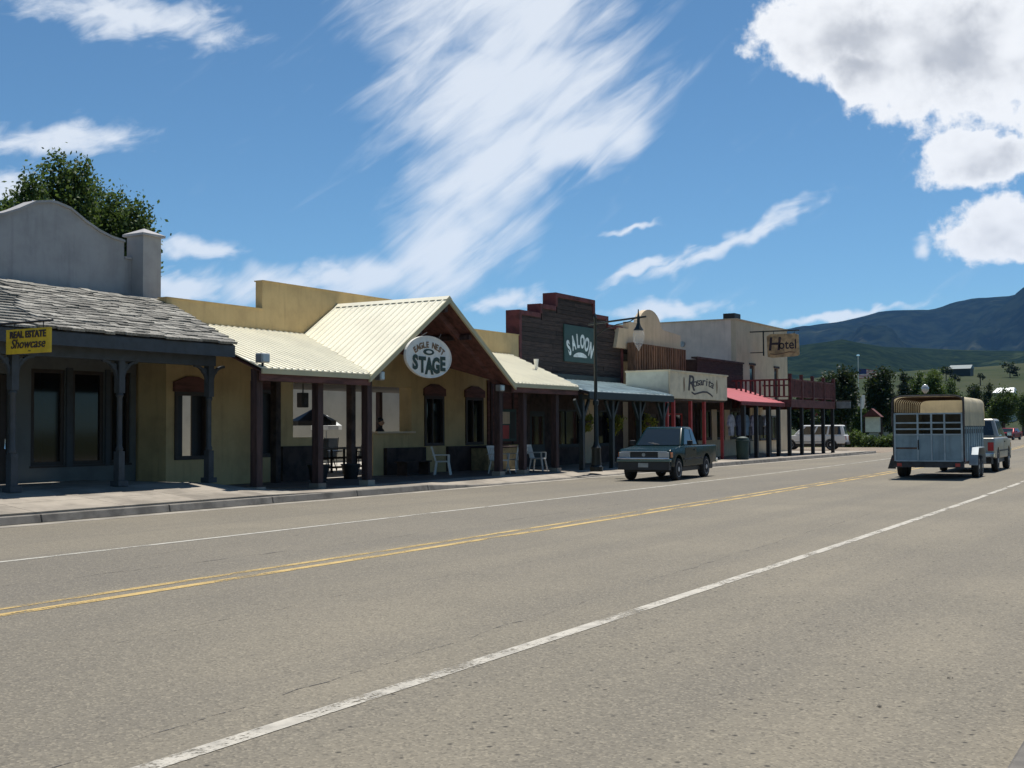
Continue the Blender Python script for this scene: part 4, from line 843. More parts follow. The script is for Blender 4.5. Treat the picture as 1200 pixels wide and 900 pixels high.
gl = bpy.data.materials.new('lamp_glass'); gl.use_nodes = True; b_ = gl.node_tree.nodes['Principled BSDF']; b_.inputs['Base Color'].default_value = (.9, .92, .92, 1); b_.inputs['Roughness'].default_value = .12; b_.inputs['Alpha'].default_value = .16
MB().lathe([(.145, 4.885), (.19, 4.80), (.20, 4.68), (.17, 4.52), (.10, 4.36), (.035, 4.26), (.012, 4.2)], (lx + 1.62, ly, 0), 24).build('globe', gl, t, smooth=175)

# ------------------------------------------------------------------ vehicles (parts written in local metres, forward = +y)
def paint(name, col, metal=0.3, rough=0.3): return mat(name, col, rough, .04, 1.5, metal=metal, coat=.0, spec=.10)
def quad_pane(c00, c10, c11, c01, u0, u1, v0, v1, o=.008):
    c = [Vector(q) for q in (c00, c10, c11, c01)]
    def P(u, v): return (c[0] * (1 - u) + c[1] * u) * (1 - v) + (c[3] * (1 - u) + c[2] * u) * v
    q = [P(u0, v0), P(u1, v0), P(u1, v1), P(u0, v1)]; n = (q[1] - q[0]).cross(q[3] - q[0]).normalized()
    return MB().loft([p - n * .01 for p in q], [p + n * o for p in q])
def wheel(root, x, y, r_, w, rimm=None):
    s = 1 if x > 0 else -1; x0 = x - s * w / 2; a = [(r_ * .62, 0), (r_ * .93, .0), (r_, .035), (r_, w - .035), (r_ * .93, w), (r_ * .62, w)]
    wh = MB().lathe([(q, s * h) for q, h in a], (x0, y, r_), 24, 'x').build('wheel', M['tyre'], root, smooth=40)
    MB().lathe([(r_ * .68, s * (w - .03)), (r_ * .68, s * (w + .002)), (r_ * .58, s * (w - .004)), (r_ * .24, s * (w - .02)), (r_ * .2, s * (w + .008)), (.012, s * (w + .01))], (x0, y, r_), 20, 'x').build('rim', rimm or M['rim'], wh, smooth=40)
    for k in range(5):
        a_ = 6.283 * k / 5; MB().lathe([(r_ * .08, s * (w - .02)), (r_ * .08, s * (w - .005))], (x0, y + r_ * .36 * math.cos(a_), r_ + r_ * .36 * math.sin(a_)), 8, 'x').build('vent_hole', M['black'], wh)
    return wh
def body_shell(prof, w, arches, R_, m, root, name='body', extra=(), tuck=.05):
    mb = MB(); zt = max(z for _, z in prof)
    k = len(prof); L = []
    for x, ins in ((-w, tuck), (-w + .10, 0), (w - .10, 0), (w, tuck)):
        L.append([(x, y, z) for y, z in prof])
    vs = []
    for row in L: vs += row
    fs = []
    for i in range(3):
        for j in range(k): fs.append((i * k + j, i * k + (j + 1) % k, (i + 1) * k + (j + 1) % k, (i + 1) * k + j))
    fs += [tuple(range(k - 1, -1, -1)), tuple(3 * k + j for j in range(k))]
    mb.add(vs, fs); o = mb.build(name, m, None, smooth=35, bevel=.045, seg=3)
    cs = []
    for y in arches:
        for s in (-1, 1): cs.append(MB().lathe([(R_, s * (w - .30)), (R_, s * (w + .2))], (0, y, R_ * .88), 28, 'x').build('cut', M['black']))
    for b in extra: cs.append(MB().box(*b).build('cut', M['black']))
    boolean_cut(o, cs); o.data.polygons.foreach_set('use_smooth', [True] * len(o.data.polygons)); o.data.set_sharp_from_angle(angle=R(35))
    o.parent = root; return o
def cabin(root, m, yb0, yr0, yr1, yb1, zb, zr, wb, wr, sides, rear=True, glass=None):
    """greenhouse: yb0 front base, yr0 front roof, yr1 rear roof, yb1 rear base; sides = list of (u0, u1)"""
    g_ = glass or M['car_glass']; B = [(-wb, yb0, zb), (wb, yb0, zb), (wb, yb1, zb), (-wb, yb1, zb)]; T = [(-wr, yr0, zr), (wr, yr0, zr), (wr, yr1, zr), (-wr, yr1, zr)]
    c = MB().loft(B, T).build('cab', m, root, smooth=50, bevel=.085, seg=4)
    quad_pane(B[1], B[0], T[0], T[1], .065, .935, .07, .88).build('windshield', g_, c)
    if rear: quad_pane(B[3], B[2], T[2], T[3], .08, .92, .14, .88).build('rear_window', g_, c)
    for u0, u1 in sides:
        quad_pane(B[2], B[1], T[1], T[2], 1 - u1, 1 - u0, .10, .88).build('side_window', g_, c); quad_pane(B[0], B[3], T[3], T[0], u0, u1, .10, .88).build('side_window', g_, c)
    return c
M['car_glass'] = mat('car_glass', (.014, .020, .024), .03, 0, 1, spec=.75)
def pickup(name, label, loc, rotz, m, L=4.95, w=.84, k=1.0, bumper=None, ext=True):
    t = thing(name, label, 'pickup truck', loc, None, rotz); f = L / 2
    ya, yr = f - .82, -f + 1.12; r_ = .345 * k
    zb = 1.06 * k
    prof = [(f - .06, .44 * k), (f - .02, .62 * k), (f - .04, .90 * k), (f - .16, .97 * k), (f - 1.35, zb), (-f + .02, zb - .01), (-f, .62 * k), (-f + .08, .50 * k), (-f + .6, .42 * k), (f - .5, .40 * k)]
    body_shell(prof, w, (ya, yr), r_ + .075, m, t, extra=[(-w + .1, w - .1, -f + .07, -f + (1.75 if ext else 2.0), .62 * k, 1.4 * k)])
    cabin(t, m, f - 1.22, f - 1.92, -f + 2.02, -f + 1.86, zb - .03, 1.645 * k, w - .04, w - .225, [(.12, .60), (.66, .92)] if ext else [(.14, .9)])
    MB().box(-w + .12, w - .12, -f + .1, f - .4, .26 * k, .45 * k).build('chassis', M['black'], t)
    for s in (-1, 1):
        for y in (ya, yr): wheel(t, s * (w - .11), y, r_, .21)
        q = MB().box(s * (w - .04), s * (w - .40), f - .05, f + .012, .70 * k, .88 * k).build('headlight', M['lamp_clear'], t, bevel=.015, seg=1)
        MB().box(s * (w - .15), s * (w + .006), f - .24, f - .051, .71 * k, .87 * k).build('corner_lamp', M['lamp_amber'], t, bevel=.01, seg=1)
        MB().box(s * (w - .03), s * (w - .22), -f - .012, -f + .05, .66 * k, .92 * k).build('tail_light', M['lamp_red'], t)
        mi = MB().box(s * (w + .02), s * (w + .19), f - 1.62, f - 1.53, 1.08 * k, 1.22 * k).build('mirror', M['black'], t, bevel=.02, seg=2); MB().box(s * (w + .03), s * (w + .18), f - 1.633, f - 1.621, 1.1 * k, 1.2 * k).build('mirror_glass', M['chrome'], mi)
        dr = MB().box(s * (w + .0005), s * (w + .007), f - 2.55, f - 1.42, .55 * k, 1.0 * k).build('door', m, t, bevel=.003, seg=1); MB().box(s * (w + .0075), s * (w + .03), f - 2.46, f - 2.30, .90 * k, .94 * k).build('handle', M['black'], dr)
        MB().box(s * (w + .001), s * (w + .014), -f + 1.6, f - 1.3, .62 * k, .67 * k).build('side_moulding', M['rubber'], t)
    gr = MB().box(-w + .42, w - .42, f - .05, f + .006, .70 * k, .89 * k).build('grille', M['black'], t)
    for z in (.75, .80, .85): MB().box(-w + .43, w - .43, f + .0065, f + .014, z * k - .008, z * k + .008).build('slat', M['rubber'], gr)
    MB().lathe([(.055, 0), (.055, .008), (.03, .008)], (0, f + .014, .80 * k), 14, 'y').build('emblem', M['grey_metal'], gr)
    bp = MB().box(-w - .01, w + .01, f - .12, f + .11, .58 * k, .68 * k).build('front_bumper', bumper or M['chrome'], t, bevel=.03, seg=2); MB().box(-w + .02, w - .02, f - .1, f + .06, .34 * k, .575 * k).build('air_dam', M['rubber'], bp)
    MB().box(-.16, .16, f + .061, f + .068, .42 * k, .55 * k).build('licence_plate', M['grey_metal'], bp)
    MB().tube([(-w + .02, f + .07, .685 * k), (0, f + .125, .685 * k), (w - .02, f + .07, .685 * k)], .028 * k, 8).build('bumper_strip', M['chrome'], bp, smooth=60)  # chrome strip rounded to give the bumper a bright sun line
    MB().tube([(-w + .1, f - .02, .905 * k), (w - .1, f - .02, .905 * k)], .014, 6).build('hood_glint_strip', M['chrome'], gr, smooth=60)  # chrome tube added only to draw a glint along the hood edge
    for s in (-1, 1): MB().tube([(s * .05, f - 1.27, zb + .03), (s * .05 + .42, f - 1.40, zb + .12)], .010, 5).build('wiper', M['black'], t)
    rb = MB().box(-w, w, -f - .14, -f + .02, .46 * k, .60 * k).build('rear_bumper', M['chrome'], t, bevel=.02, seg=1)
    MB().box(-.16, .16, -f - .146, -f - .141, .47 * k, .59 * k).build('licence_plate', M['sign_white'], rb)
    return t
green_paint = paint('paint_green', (.004, .018, .021), .0, .25)
silver = paint('paint_silver', (.33, .32, .29), .5, .35)
pickup('pickup_truck', 'dark green pickup truck with chrome bumper parked facing the viewer', (-15.2, 35.75, 0), math.pi + R(4.0), green_paint, L=4.75, w=.845, bumper=mat('bumper_green', (.10, .15, .155), .2, .03, 2, metal=.8))
# ---- stock trailer
TXc, TY0, TL, tw = -7.60, 37.9, 4.9, 1.0
t = thing('stock_trailer', 'faded blue livestock trailer with slatted tailgate and rounded cream roof', 'trailer', (TXc, TY0, 0), None, R(2.2))
blue = mat('trailer_blue', (.215, .30, .345), .55, .10, 1.6, .1, 12, col2=(.15, .215, .25), streak=.5); rust = mat('rust', (.085, .05, .035), .85, .25, 6); frame = mat('trailer_frame', (.05, .045, .045), .7, .2, 4)
cream = mat('roof_cream', (.62, .53, .35), .5, .10, 1.0, translucent=.30, streak=.4)
MB().box(-tw, tw, 0, TL, .46, .54).build('floor', rust, t); MB().box(-tw - .02, tw + .02, -.06, .10, .36, .52).build('rear_sill', frame, t)
for s in (-1, 1):
    MB().box(s * tw, s * (tw + .05), 0, .09, .52, 2.5).build('corner_post', frame, t)
    sd = MB().box(s * tw, s * (tw - .03), .1, TL, .54, 1.38).build('side_panel', blue, t)
    for i in range(9): MB().box(s * (tw + .0005), s * (tw + .03), .1 + i * .52, .16 + i * .52, .54, 1.98).build('upright', blue, sd)
    MB().box(s * (tw - .05), s * (tw - .034), .1, TL - .05, .55, 2.03).build('shade_liner', mat('shade_liner', (.045, .055, .06), .8), t)  # dark sheet added to stand for the shade inside the trailer
    for z in (1.52, 1.70, 1.88): MB().box(s * tw, s * (tw - .03), .1, TL, z, z + .06).build('slat', blue, t)
    MB().box(s * tw, s * (tw + .03), .09, TL, 1.98, 2.05).build('top_rail', frame, t)
    for y in (1.85, 2.65): wheel(t, s * (tw + .12), y, .34, .2, M['grey_metal'])
    n = 9; c0 = [(2.25 - 1.0 * math.cos(math.pi * i / (n - 1)), .40 + .52 * min(1, 1.5 * math.sin(math.pi * i / (n - 1)))) for i in range(n)]
    mb = MB()
    for (a, b), (c, e) in zip(c0, c0[1:]): mb.loft([(s * tw, a, b), (s * (tw + .26), a, b), (s * (tw + .26), a, b + .025), (s * tw, a, b + .025)], [(s * tw, c, e), (s * (tw + .26), c, e), (s * (tw + .26), c, e + .025), (s * tw, c, e + .025)])
    mb.build('fender', mat('fender', (.36, .40, .43), .45, .12, 2, metal=.3), t)
    MB().box(s * (tw + .051), s * (tw + .056), .0, .08, .56, .64).build('side_marker', M['lamp_red'], t)
# tailgate: left leaf with two panels, right leaf with three
tg = MB(); 
for x in (-tw + .02, -.30, .10, .48, tw - .02): tg.box(x - .025, x + .025, -.035, .02, .55, 2.02)
for z in (.56, 1.36, 1.53, 1.72, 2.0): tg.box(-tw + .045, tw - .045, -.03, .015, z - .022, z + .022)
tgo = tg.build('tailgate', mat('gate_blue', (.30, .37, .41), .5, .1, 3), t)
for a, b in ((-tw + .05, -.33), (-.27, .07), (.13, .45), (.51, tw - .05)):
    MB().box(a, b, -.012, .008, .585, 1.335).build('panel', blue, tgo)
MB().box(-tw + .05, -.33, -.02, -.0125, .92, .97).build('panel_strip', rust, tgo)
MB().tube([(-.28, -.06, .9), (-.28, -.06, 1.2)], .018, 6).build('latch', M['black'], tgo)
for x in (-.85, .85): MB().box(x - .07, x + .07, -.075, -.062, .39, .49).build('tail_light', M['lamp_red'], t)
# rounded roof, open at the back, with bows
def arch(y, ins=0.0, n=14):
    out_ = []
    for i in range(n + 1):
        a = math.pi * i / n; ca, sa = math.cos(a), math.sin(a); out_.append(((tw + .045 - ins) * math.copysign(abs(ca) ** .28, ca), y, 2.05 + (.50 - ins) * sa ** .34))
    return [(tw + .045 - ins, y, 1.62)] + out_ + [(-tw - .045 + ins, y, 1.62)]
mb = MB(); ys_ = [-.05 + i * .17 for i in range(30)]; rows = []
for i, y in enumerate(ys_): rows.append(arch(y, .012 * (i % 2)))
n = 17; vs = [p for r_ in rows for p in r_]; fs = [(i * n + k, i * n + k + 1, (i + 1) * n + k + 1, (i + 1) * n + k) for i in range(len(rows) - 1) for k in range(n - 1)]
mb.add(vs, fs); rf = mb.build('roof', cream, t, smooth=60)
mb = MB(); a = arch(ys_[-1]); mb.add(a + [(0, ys_[-1], 2.05)], [(i, i + 1, len(a)) for i in range(len(a) - 1)]); mb.build('roof_front', cream, rf)
mb = MB(); mb.tube(arch(-.06, .0), .03, 6); mb.build('rear_bow', frame, rf)
for y in [.28 + .36 * k for k in range(13)]: MB().tube(arch(y, .04), .018, 5).build('bow', rust, rf)
MB().box(-tw, tw, TL - .04, TL, .54, 2.05).build('front_wall', blue, t); MB().box(-tw + .06, tw - .06, TL - .07, TL - .045, .55, 2.04).build('shade_liner', MATS['shade_liner'], t)  # front wall gets the same added dark sheet for the inside shade
mb = MB(); mb.bar((-.7, TL, .5), (0, TL + 1.1, .5), .08, .1); mb.bar((.7, TL, .5), (0, TL + 1.1, .5), .08, .1); mb.build('tongue', frame, t)
mb = MB(); mb.prism_y([(-tw - .27, .30), (-tw - .03, .30), (-tw - .03, .72), (-tw - .14, .72)], .3, .34); mb.build('mud_flap', M['rubber'], t)
# towing truck
pickup('pickup_truck', 'silver grey pickup truck towing the blue livestock trailer', (TXc + .08 - .2, TY0 + 8.85, 0), R(2.4), silver, L=5.5, w=.98, k=1.14, bumper=M['chrome'])
# ---- white sport utility wagon
def wagon(name, label, cat, loc, rotz, m, L, w, zb, zr, prof, cab, sides, r_, arches):
    t = thing(name, label, cat, loc, None, rotz); f = L / 2
    body_shell(prof, w, arches, r_ + .06, m, t); cabin(t, m, *cab[:4], zb - .03, zr, w - .03, w - .2, sides)
    MB().box(-w + .1, w - .1, -f + .3, f - .3, .22, .45).build('chassis', M['black'], t)
    for s in (-1, 1):
        for y in arches: wheel(t, s * (w - .1), y, r_, .2)
        MB().box(s * (w - .04), s * (w - .38), f - .06, f + .01, .66, .8).build('headlight', M['lamp_clear'], t); MB().box(s * (w - .02), s * (w - .2), -f - .01, -f + .05, .7, .98).build('tail_light', M['lamp_red'], t)
        MB().box(s * (w + .01), s * (w + .17), f - 1.6, f - 1.5, zb + .02, zb + .15).build('mirror', m, t, bevel=.02, seg=1)
        MB().box(s * (w + .001), s * (w + .012), -f + .9, f - .95, .55, .60).build('side_moulding', M['rubber'], t)
    MB().box(-w + .4, w - .4, f - .04, f + .008, .62, .8).build('grille', M['black'], t); MB().box(-w, w, f - .1, f + .08, .38, .56).build('front_bumper', M['rubber'], t, bevel=.03, seg=1); MB().box(-w, w, -f - .08, -f + .08, .38, .58).build('rear_bumper', M['rubber'], t, bevel=.03, seg=1)
    return t
white = paint('paint_white_car', (.66, .66, .64), .0, .3); f = 2.4
wagon('parked_suv', 'white sport utility vehicle parked side-on behind the balcony posts', 'car', (-24.9, 84.6, 0), R(98), white, 4.8, .9, 1.05, 1.76,
      [(f, .45), (f, .85), (f - .12, .95), (f - 1.3, 1.05), (-f + .03, 1.05), (-f, .6), (-f + .08, .45)], (f - 1.15, f - 1.85, -f + .25, -f + .06), [(.10, .36), (.40, .64), (.68, .93)], .37, (1.5, -1.35))
red = paint('paint_red_car', (.20, .015, .018), .2, .3); f = 2.2
wagon('parked_car', 'small dark red car seen far down the road', 'car', (-20.9, 150, 0), R(172), red, 4.4, .86, .92, 1.40,
      [(f, .35), (f, .68), (f - .15, .76), (f - 1.2, .92), (-f + .9, .94), (-f + .03, .9), (-f, .5), (-f + .1, .35)], (f - 1.0, f - 1.75, -f + 1.1, -f + .55), [(.16, .50), (.54, .88)], .32, (1.35, -1.3))
navy = paint('paint_navy', (.025, .03, .05), .3, .3); f = 2.5
t = wagon('tall_van', 'dark high van with cream roof cut off by the right edge', 'van', (-9.35, 81.5, 0), R(4), navy, 5.0, 1.0, 1.25, 2.35,
      [(f, .45), (f, .95), (f - .12, 1.05), (f - .9, 1.25), (-f + .03, 1.25), (-f, .7), (-f + .08, .45)], (f - .8, f - 1.4, -f + .15, -f + .04), [(.08, .32), (.36, .64), (.68, .95)], .37, (1.55, -1.45))
MB().loft([(-.82, f - 1.4, 2.34), (.82, f - 1.4, 2.34), (.82, -f + .12, 2.34), (-.82, -f + .12, 2.34)], [(-.62, f - 1.7, 2.62), (.62, f - 1.7, 2.62), (.62, -f + .3, 2.62), (-.62, -f + .3, 2.62)]).build('roof_cap', M['sign_white'], t, bevel=.05, seg=2)

# ------------------------------------------------------------------ porch things
def chair(label, loc, rz, m, group):
    t = thing('plastic_chair', label, 'chair', loc, group, rz)
    MB().box(-.22, .22, -.22, .22, .41, .45).build('seat', m, t, bevel=.015, seg=1)
    mb = MB(); n = 6
    for i in range(n):
        x = -.20 + .4 * i / (n - 1); mb.bar((x, -.22, .45), (x * 1.05, -.34, .88), .05, .02)
    mb.bar((-.23, -.345, .88), (.23, -.345, .88), .03, .07); mb.build('backrest', m, t)
    for sx in (-1, 1):
        for sy in (-1, 1): MB().bar((sx * .19, sy * .19, .42), (sx * .25, sy * .26, 0), .05, .04).build('leg', m, t)
        MB().bar((sx * .25, -.30, .64), (sx * .26, .2, .64), .06, .025).bar((sx * .25, .2, .64), (sx * .22, .2, .43), .045, .03).build('armrest', m, t)
    return t
G = 'plastic chairs on the stage porch'
chair('white plastic chair beside the dark bench below the first arched window', (-21.4, 31.9, .15), R(-60), M['white_plastic'], G)
chair('white plastic chair next to the right gable post of the stage porch', (-20.3, 33.6, .15), R(-100), M['white_plastic'], G)
chair('white plastic chair facing left in the middle of the right porch bay', (-20.4, 34.9, .15), R(70), M['white_plastic'], G)
chair('white plastic chair below the poster at the porch end', (-20.3, 36.2, .15), R(-80), M['white_plastic'], G)
G2 = 'patio chairs in the open porch'
for lb, lc, rz in (('dark sling patio chair left of the patio table', (-26.6, 32.1, .16), R(40)), ('dark sling patio chair right of the patio table', (-26.4, 34.0, .16), R(170)), ('dark sling patio chair behind the patio table', (-28.0, 34.2, .16), R(200))):
    t = thing('patio_chair', lb, 'chair', lc, G2, rz); m = mat('sling_grey', (.10, .11, .11), .7)
    MB().box(-.25, .25, -.25, .25, .42, .45).build('seat', m, t); MB().loft([(-.25, -.25, .45), (.25, -.25, .45), (.25, -.22, .45), (-.25, -.22, .45)], [(-.25, -.46, 1.15), (.25, -.46, 1.15), (.25, -.44, 1.15), (-.25, -.44, 1.15)]).build('backrest', m, t)
    for sx in (-1, 1): MB().tube([(sx * .27, -.3, 0), (sx * .27, -.25, .45), (sx * .27, -.47, 1.17)], .015, 5).tube([(sx * .27, .28, 0), (sx * .27, .25, .66), (sx * .27, -.32, .68)], .015, 5).build('leg', M['black'], t)
t = thing('patio_table', 'low dark patio table inside the open porch', 'table', (-27.2, 33.2, .16)); MB().lathe([(.55, .84), (.55, .88)], (-27.2, 33.2, 0), 20).build('top', M['grey_metal'], t)
for i in range(3): a = i * 2.094; MB().tube([(-27.2 + .45 * math.cos(a), 33.2 + .45 * math.sin(a), .16), (-27.2 + .2 * math.cos(a), 33.2 + .2 * math.sin(a), .84)], .02, 5).build('leg', M['black'], t)
def umbrella(label, x, y, ztop, r_, m):
    t = thing('patio_umbrella', label, 'umbrella', (x, y, .16), 'patio umbrellas'); MB().tube([(x, y, .16), (x, y, ztop)], .025, 7).build('pole', M['grey_metal'], t)
    mb = MB(); n = 8; rim = [(x + r_ * math.cos(6.283 * i / n), y + r_ * math.sin(6.283 * i / n), ztop - .42) for i in range(n)]
    mb.add(rim + [(x, y, ztop)] + [(a, b, c - .16) for a, b, c in rim], [(i, (i + 1) % n, n) for i in range(n)] + [(i, n + 1 + i, n + 1 + (i + 1) % n, (i + 1) % n) for i in range(n)]); mb.build('canopy', m, t)
    MB().lathe([(.22, .16), (.22, .22), (.05, .26)], (x, y, 0), 12).build('base', M['black'], t)
umbrella('dark patio umbrella standing under the stage patio roof', -26.6, 31.75, 2.35, .78, M['black'])
umbrella('white patio umbrella in the sun behind the stage', -29.6, 36.1, 2.2, .6, M['white_plastic'])
def planter(label, x, y, z, r_, h, m):
    t = thing('planter', label, 'planter', (x, y, z), 'planters'); MB().lathe([(r_ * .7, z), (r_, z + h * .92), (r_ * 1.08, z + h * .93), (r_ * 1.08, z + h), (r_ * .9, z + h), (r_ * .88, z + h - .06)], (x, y, 0), 16).build('pot', m, t, smooth=40); return t
planter('black planter tub between the two middle stage posts', -21.6, 26.0, .15, .30, .5, M['black']); planter('dark planter tub standing in the stage entrance', -22.2, 28.2, .15, .28, .45, M['black'])
t = thing('porch_rail', 'low dark wooden rail across the back of the stage entrance', 'railing', (-26.0, 32.5, .15))
for z in (.3, .62, .95): MB().box(-26.03, -25.97, 29.9, 35.6, z, z + .07).build('rail', M['dark_wood'] if z < .9 else M['grey_metal'], t)
for k in range(9): MB().box(-26.06, -26.031, 29.95 + k * .68, 30.05 + k * .68, .151, 1.0).build('baluster', M['black'], t)
t = thing('bench', 'dark wooden bench under the stage counter', 'bench', (-22.3, 31.6, .15))
for i in range(4): MB().box(-22.5 + i * .11, -22.41 + i * .11, 30.8, 32.3, .56, .60).build('slat', M['dark_wood'], t)
for y in (30.95, 32.15): MB().box(-22.48, -22.08, y - .04, y + .04, .15, .559).build('leg', M['dark_wood'], t)
t = thing('storage_box', 'pale wooden chest below the second arched window', 'box', (-22.55, 37.2, .15)); MB().box(-22.85, -22.15, 35.9, 38.6, .151, .93).build('body', mat('chest', (.33, .25, .13), .8, .2, 3), t); MB().box(-22.87, -22.12, 35.87, 38.63, .932, .98).build('lid', M['brown_wood'], t)
t = thing('wall_speaker', 'small black loudspeaker hung in the stage opening', 'loudspeaker', (-24.0, 28.1, 2.3)); MB().box(-24.12, -23.9, 28.0, 28.32, 2.3, 2.75).build('cabinet', M['black'], t, bevel=.02, seg=1); MB().lathe([(.10, 0), (.1, .01), (.03, .012)], (-23.898, 28.16, 2.5), 12, 'x').build('cone', M['rubber'], t); MB().tube([(-24.0, 28.16, 2.75), (-24.0, 28.16, 3.02)], .02, 6).build('bracket', M['black'], t)
t = thing('poster', 'framed colourful poster behind the right end of the stage porch', 'poster', (-22.9, 38.3, 1.2)); MB().box(-22.89, -22.86, 37.9, 39.1, 1.15, 2.35).build('frame', M['sign_green'], t)
MB().box(-22.859, -22.852, 38.0, 38.55, 1.25, 1.75).build('red_print', M['red_post'], t); MB().box(-22.859, -22.852, 38.0, 38.6, 1.8, 2.25).build('pale_print', M['tan_wall'], t); MB().box(-22.859, -22.852, 38.65, 39.0, 1.25, 2.25).build('teal_print', M['green_dark'], t)
x, y = -19.75, 52.2; x, y = -18.75, 52.6
t = thing('litter_bin', 'dark green litter bin beside the red awning post', 'bin', (x, y, .15)); MB().lathe([(.27, .15), (.30, .95), (.32, .96), (.32, 1.02), (.28, 1.03)], (x, y, 0), 16).build('body', M['bin_green'], t, smooth=40); MB().lathe([(.31, 1.031), (.27, 1.14), (.12, 1.2), (.02, 1.21)], (x, y, 0), 16).build('lid', M['bin_green'], t, smooth=40)

def leaves_mesh(pts, size, name, m, parent, up_bias=0.0):
    n = len(pts); P = np.asarray(pts); a = np.random.normal(size=(n, 3)); a /= np.linalg.norm(a, axis=1)[:, None]; b = np.random.normal(size=(n, 3)); b -= (b * a).sum(1)[:, None] * a; b /= np.linalg.norm(b, axis=1)[:, None]
    s = size * np.random.uniform(.55, 1.3, (n, 1)); V = np.empty((n * 4, 3)); V[0::4] = P - a * s; V[1::4] = P + b * s * .55; V[2::4] = P + a * s; V[3::4] = P - b * s * .55
    me = bpy.data.meshes.new(name); me.vertices.add(n * 4); me.vertices.foreach_set('co', V.ravel()); me.loops.add(n * 4); me.loops.foreach_set('vertex_index', np.arange(n * 4)); me.polygons.add(n); me.polygons.foreach_set('loop_start', np.arange(0, n * 4, 4)); me.polygons.foreach_set('loop_total', np.full(n, 4)); me.update(calc_edges=True); me.validate()
    me.materials.append(m); o = bpy.data.objects.new(name, me); COL.objects.link(o); o.parent = parent; return o
def lobe_points(lobes, n, clump):
    """points gathered in clumps near the surface of ellipsoid lobes"""
    vol = np.array([l[3] * l[4] * l[5] for l in lobes]) ** .75; vol /= vol.sum(); out_ = []
    for l, v in zip(lobes, vol):
        k = max(3, int(n * v / 26)); d = np.random.normal(size=(k, 3)); d /= np.linalg.norm(d, axis=1)[:, None]; r_ = np.random.uniform(.45, 1.02, (k, 1)) ** .6
        c = np.array(l[:3]) + d * r_ * np.array(l[3:6]); q = np.repeat(c, 26, axis=0) + np.random.normal(size=(k * 26, 3)) * clump; out_.append(q)
    return np.concatenate(out_)
def tree(name, label, loc, lobes, m, n, leaf, clump, trunk_r, top, cat='tree', group=None):
    """lobes are relative to the foot of the tree"""
    t = thing(name, label, cat, loc, group, 0.0); mb = MB(); mb.tube([(0, 0, -.1), (.05, .02, top * .3), (-.04, .05, top * .6), (0, 0, top * .92)], [trunk_r, trunk_r * .8, trunk_r * .5, trunk_r * .1], 8)
    for l in lobes[::1]:
        z0 = max(top * .22, l[2] - l[5] - top * .15); z0 = min(z0, top * .7); mb.tube([(0, 0, z0), (l[0] * .6, l[1] * .6, (z0 + l[2]) / 2), (l[0], l[1], l[2])], [trunk_r * .45, trunk_r * .3, trunk_r * .08], 5)
    mb.build('trunk', M['bark'], t, smooth=60); leaves_mesh(lobe_points(lobes, n, clump), leaf, 'crown', m, t); return t
# cottonwood behind the grey office
TXp = -36.0; fy, _ = ox(92, 300, TXp); lobes = []
for px, py, wpx, hh in ((2, 246, 34, 3.2), (18, 226, 26, 3.4), (38, 208, 26, 4.0), (66, 186, 28, 5.0), (92, 187, 24, 5.0), (113, 200, 26, 4.6), (136, 222, 28, 4.0), (155, 246, 30, 3.6), (60, 260, 60, 4.0), (110, 270, 60, 4.0), (-25, 270, 40, 3), (95, 235, 60, 4.5), (130, 262, 44, 3.5), (30, 255, 50, 3.5)):
    y, z = ox(px, py, TXp); sc_ = .036; rz = hh / 2; jj = random.uniform(-1.8, 1.8); lobes.append((-.78 * jj, y - fy + .62 * jj, z - rz, wpx * sc_ * .52, wpx * sc_ * .58, rz))
tree('cottonwood_tree', 'leafy green cottonwood rising behind the grey parapet', (TXp, fy, 0), lobes, M['leaf_cotton'], 110000, .085, .22, .38, max(l[2] for l in lobes))

# hanging baskets
def basket(label, x, y, z, r_):
    t = thing('hanging_basket', label, 'plant', (x, y, z), 'hanging baskets under the saloon porch', 0.0); MB().lathe([(.06, -.22), (.16, -.16), (.2, 0), (.17, .0)], (0, 0, 0), 12).build('pot', M['brown_pot'], t); mb = MB()
    for k in range(3): a = k * 2.09; mb.tube([(.18 * math.cos(a), .18 * math.sin(a), 0), (0, 0, .6), (0, 0, 2.62 - z)], .006, 4)
    mb.build('chain', M['black'], t); leaves_mesh(lobe_points([(0, 0, .05, r_, r_, r_ * .6), (0, 0, -.2, r_ * .8, r_ * .8, r_ * .7)], 900, .05), .05, 'foliage', M['leaf_yellow'], t)
basket('yellow green hanging basket left of the pale panel under the saloon porch', -19.5, 40.8, 1.85, .34); basket('yellow green hanging basket above the green pickup', -19.5, 43.6, 1.85, .42)
basket('small trailing hanging basket at the left saloon post', -19.5, 38.4, 1.9, .22)
# garments hung out under the red awning
cols = [((.30, .30, .33), 'pale grey'), ((.035, .045, .075), 'dark blue'), ((.10, .16, .22), 'denim blue'), ((.22, .20, .24), 'mauve grey'), ((.03, .03, .03), 'black'), ((.36, .36, .38), 'light grey')]
for i, (c, nm) in enumerate(cols):
    y = 53.5 + i * 1.02; t = thing('hanging_garment', nm + ' shirt hung on display below the red awning', 'garment', (-19.6, y, 1.2), 'shirts on display'); m = mat('cloth_%d' % i, c, .9, .2, 5)
    pr = [(-.07, .95), (-.25, .88), (-.46, .45), (-.34, .36), (-.24, .62), (-.25, -.05), (.25, -.05), (.24, .62), (.34, .36), (.46, .45), (.25, .88), (.07, .95)]
    mb = MB(); mb.prism_x([(y + a, 1.28 + b) for a, b in pr], -19.68, -19.55); mb.build('shirt', m, t, bevel=.02, seg=1); MB().tube([(-19.61, y, 2.2), (-19.61, y, 2.7)], .01, 4).tube([(-19.61, y - .2, 2.17), (-19.61, y, 2.23), (-19.61, y + .2, 2.17)], .012, 4).build('hanger', M['black'], t)

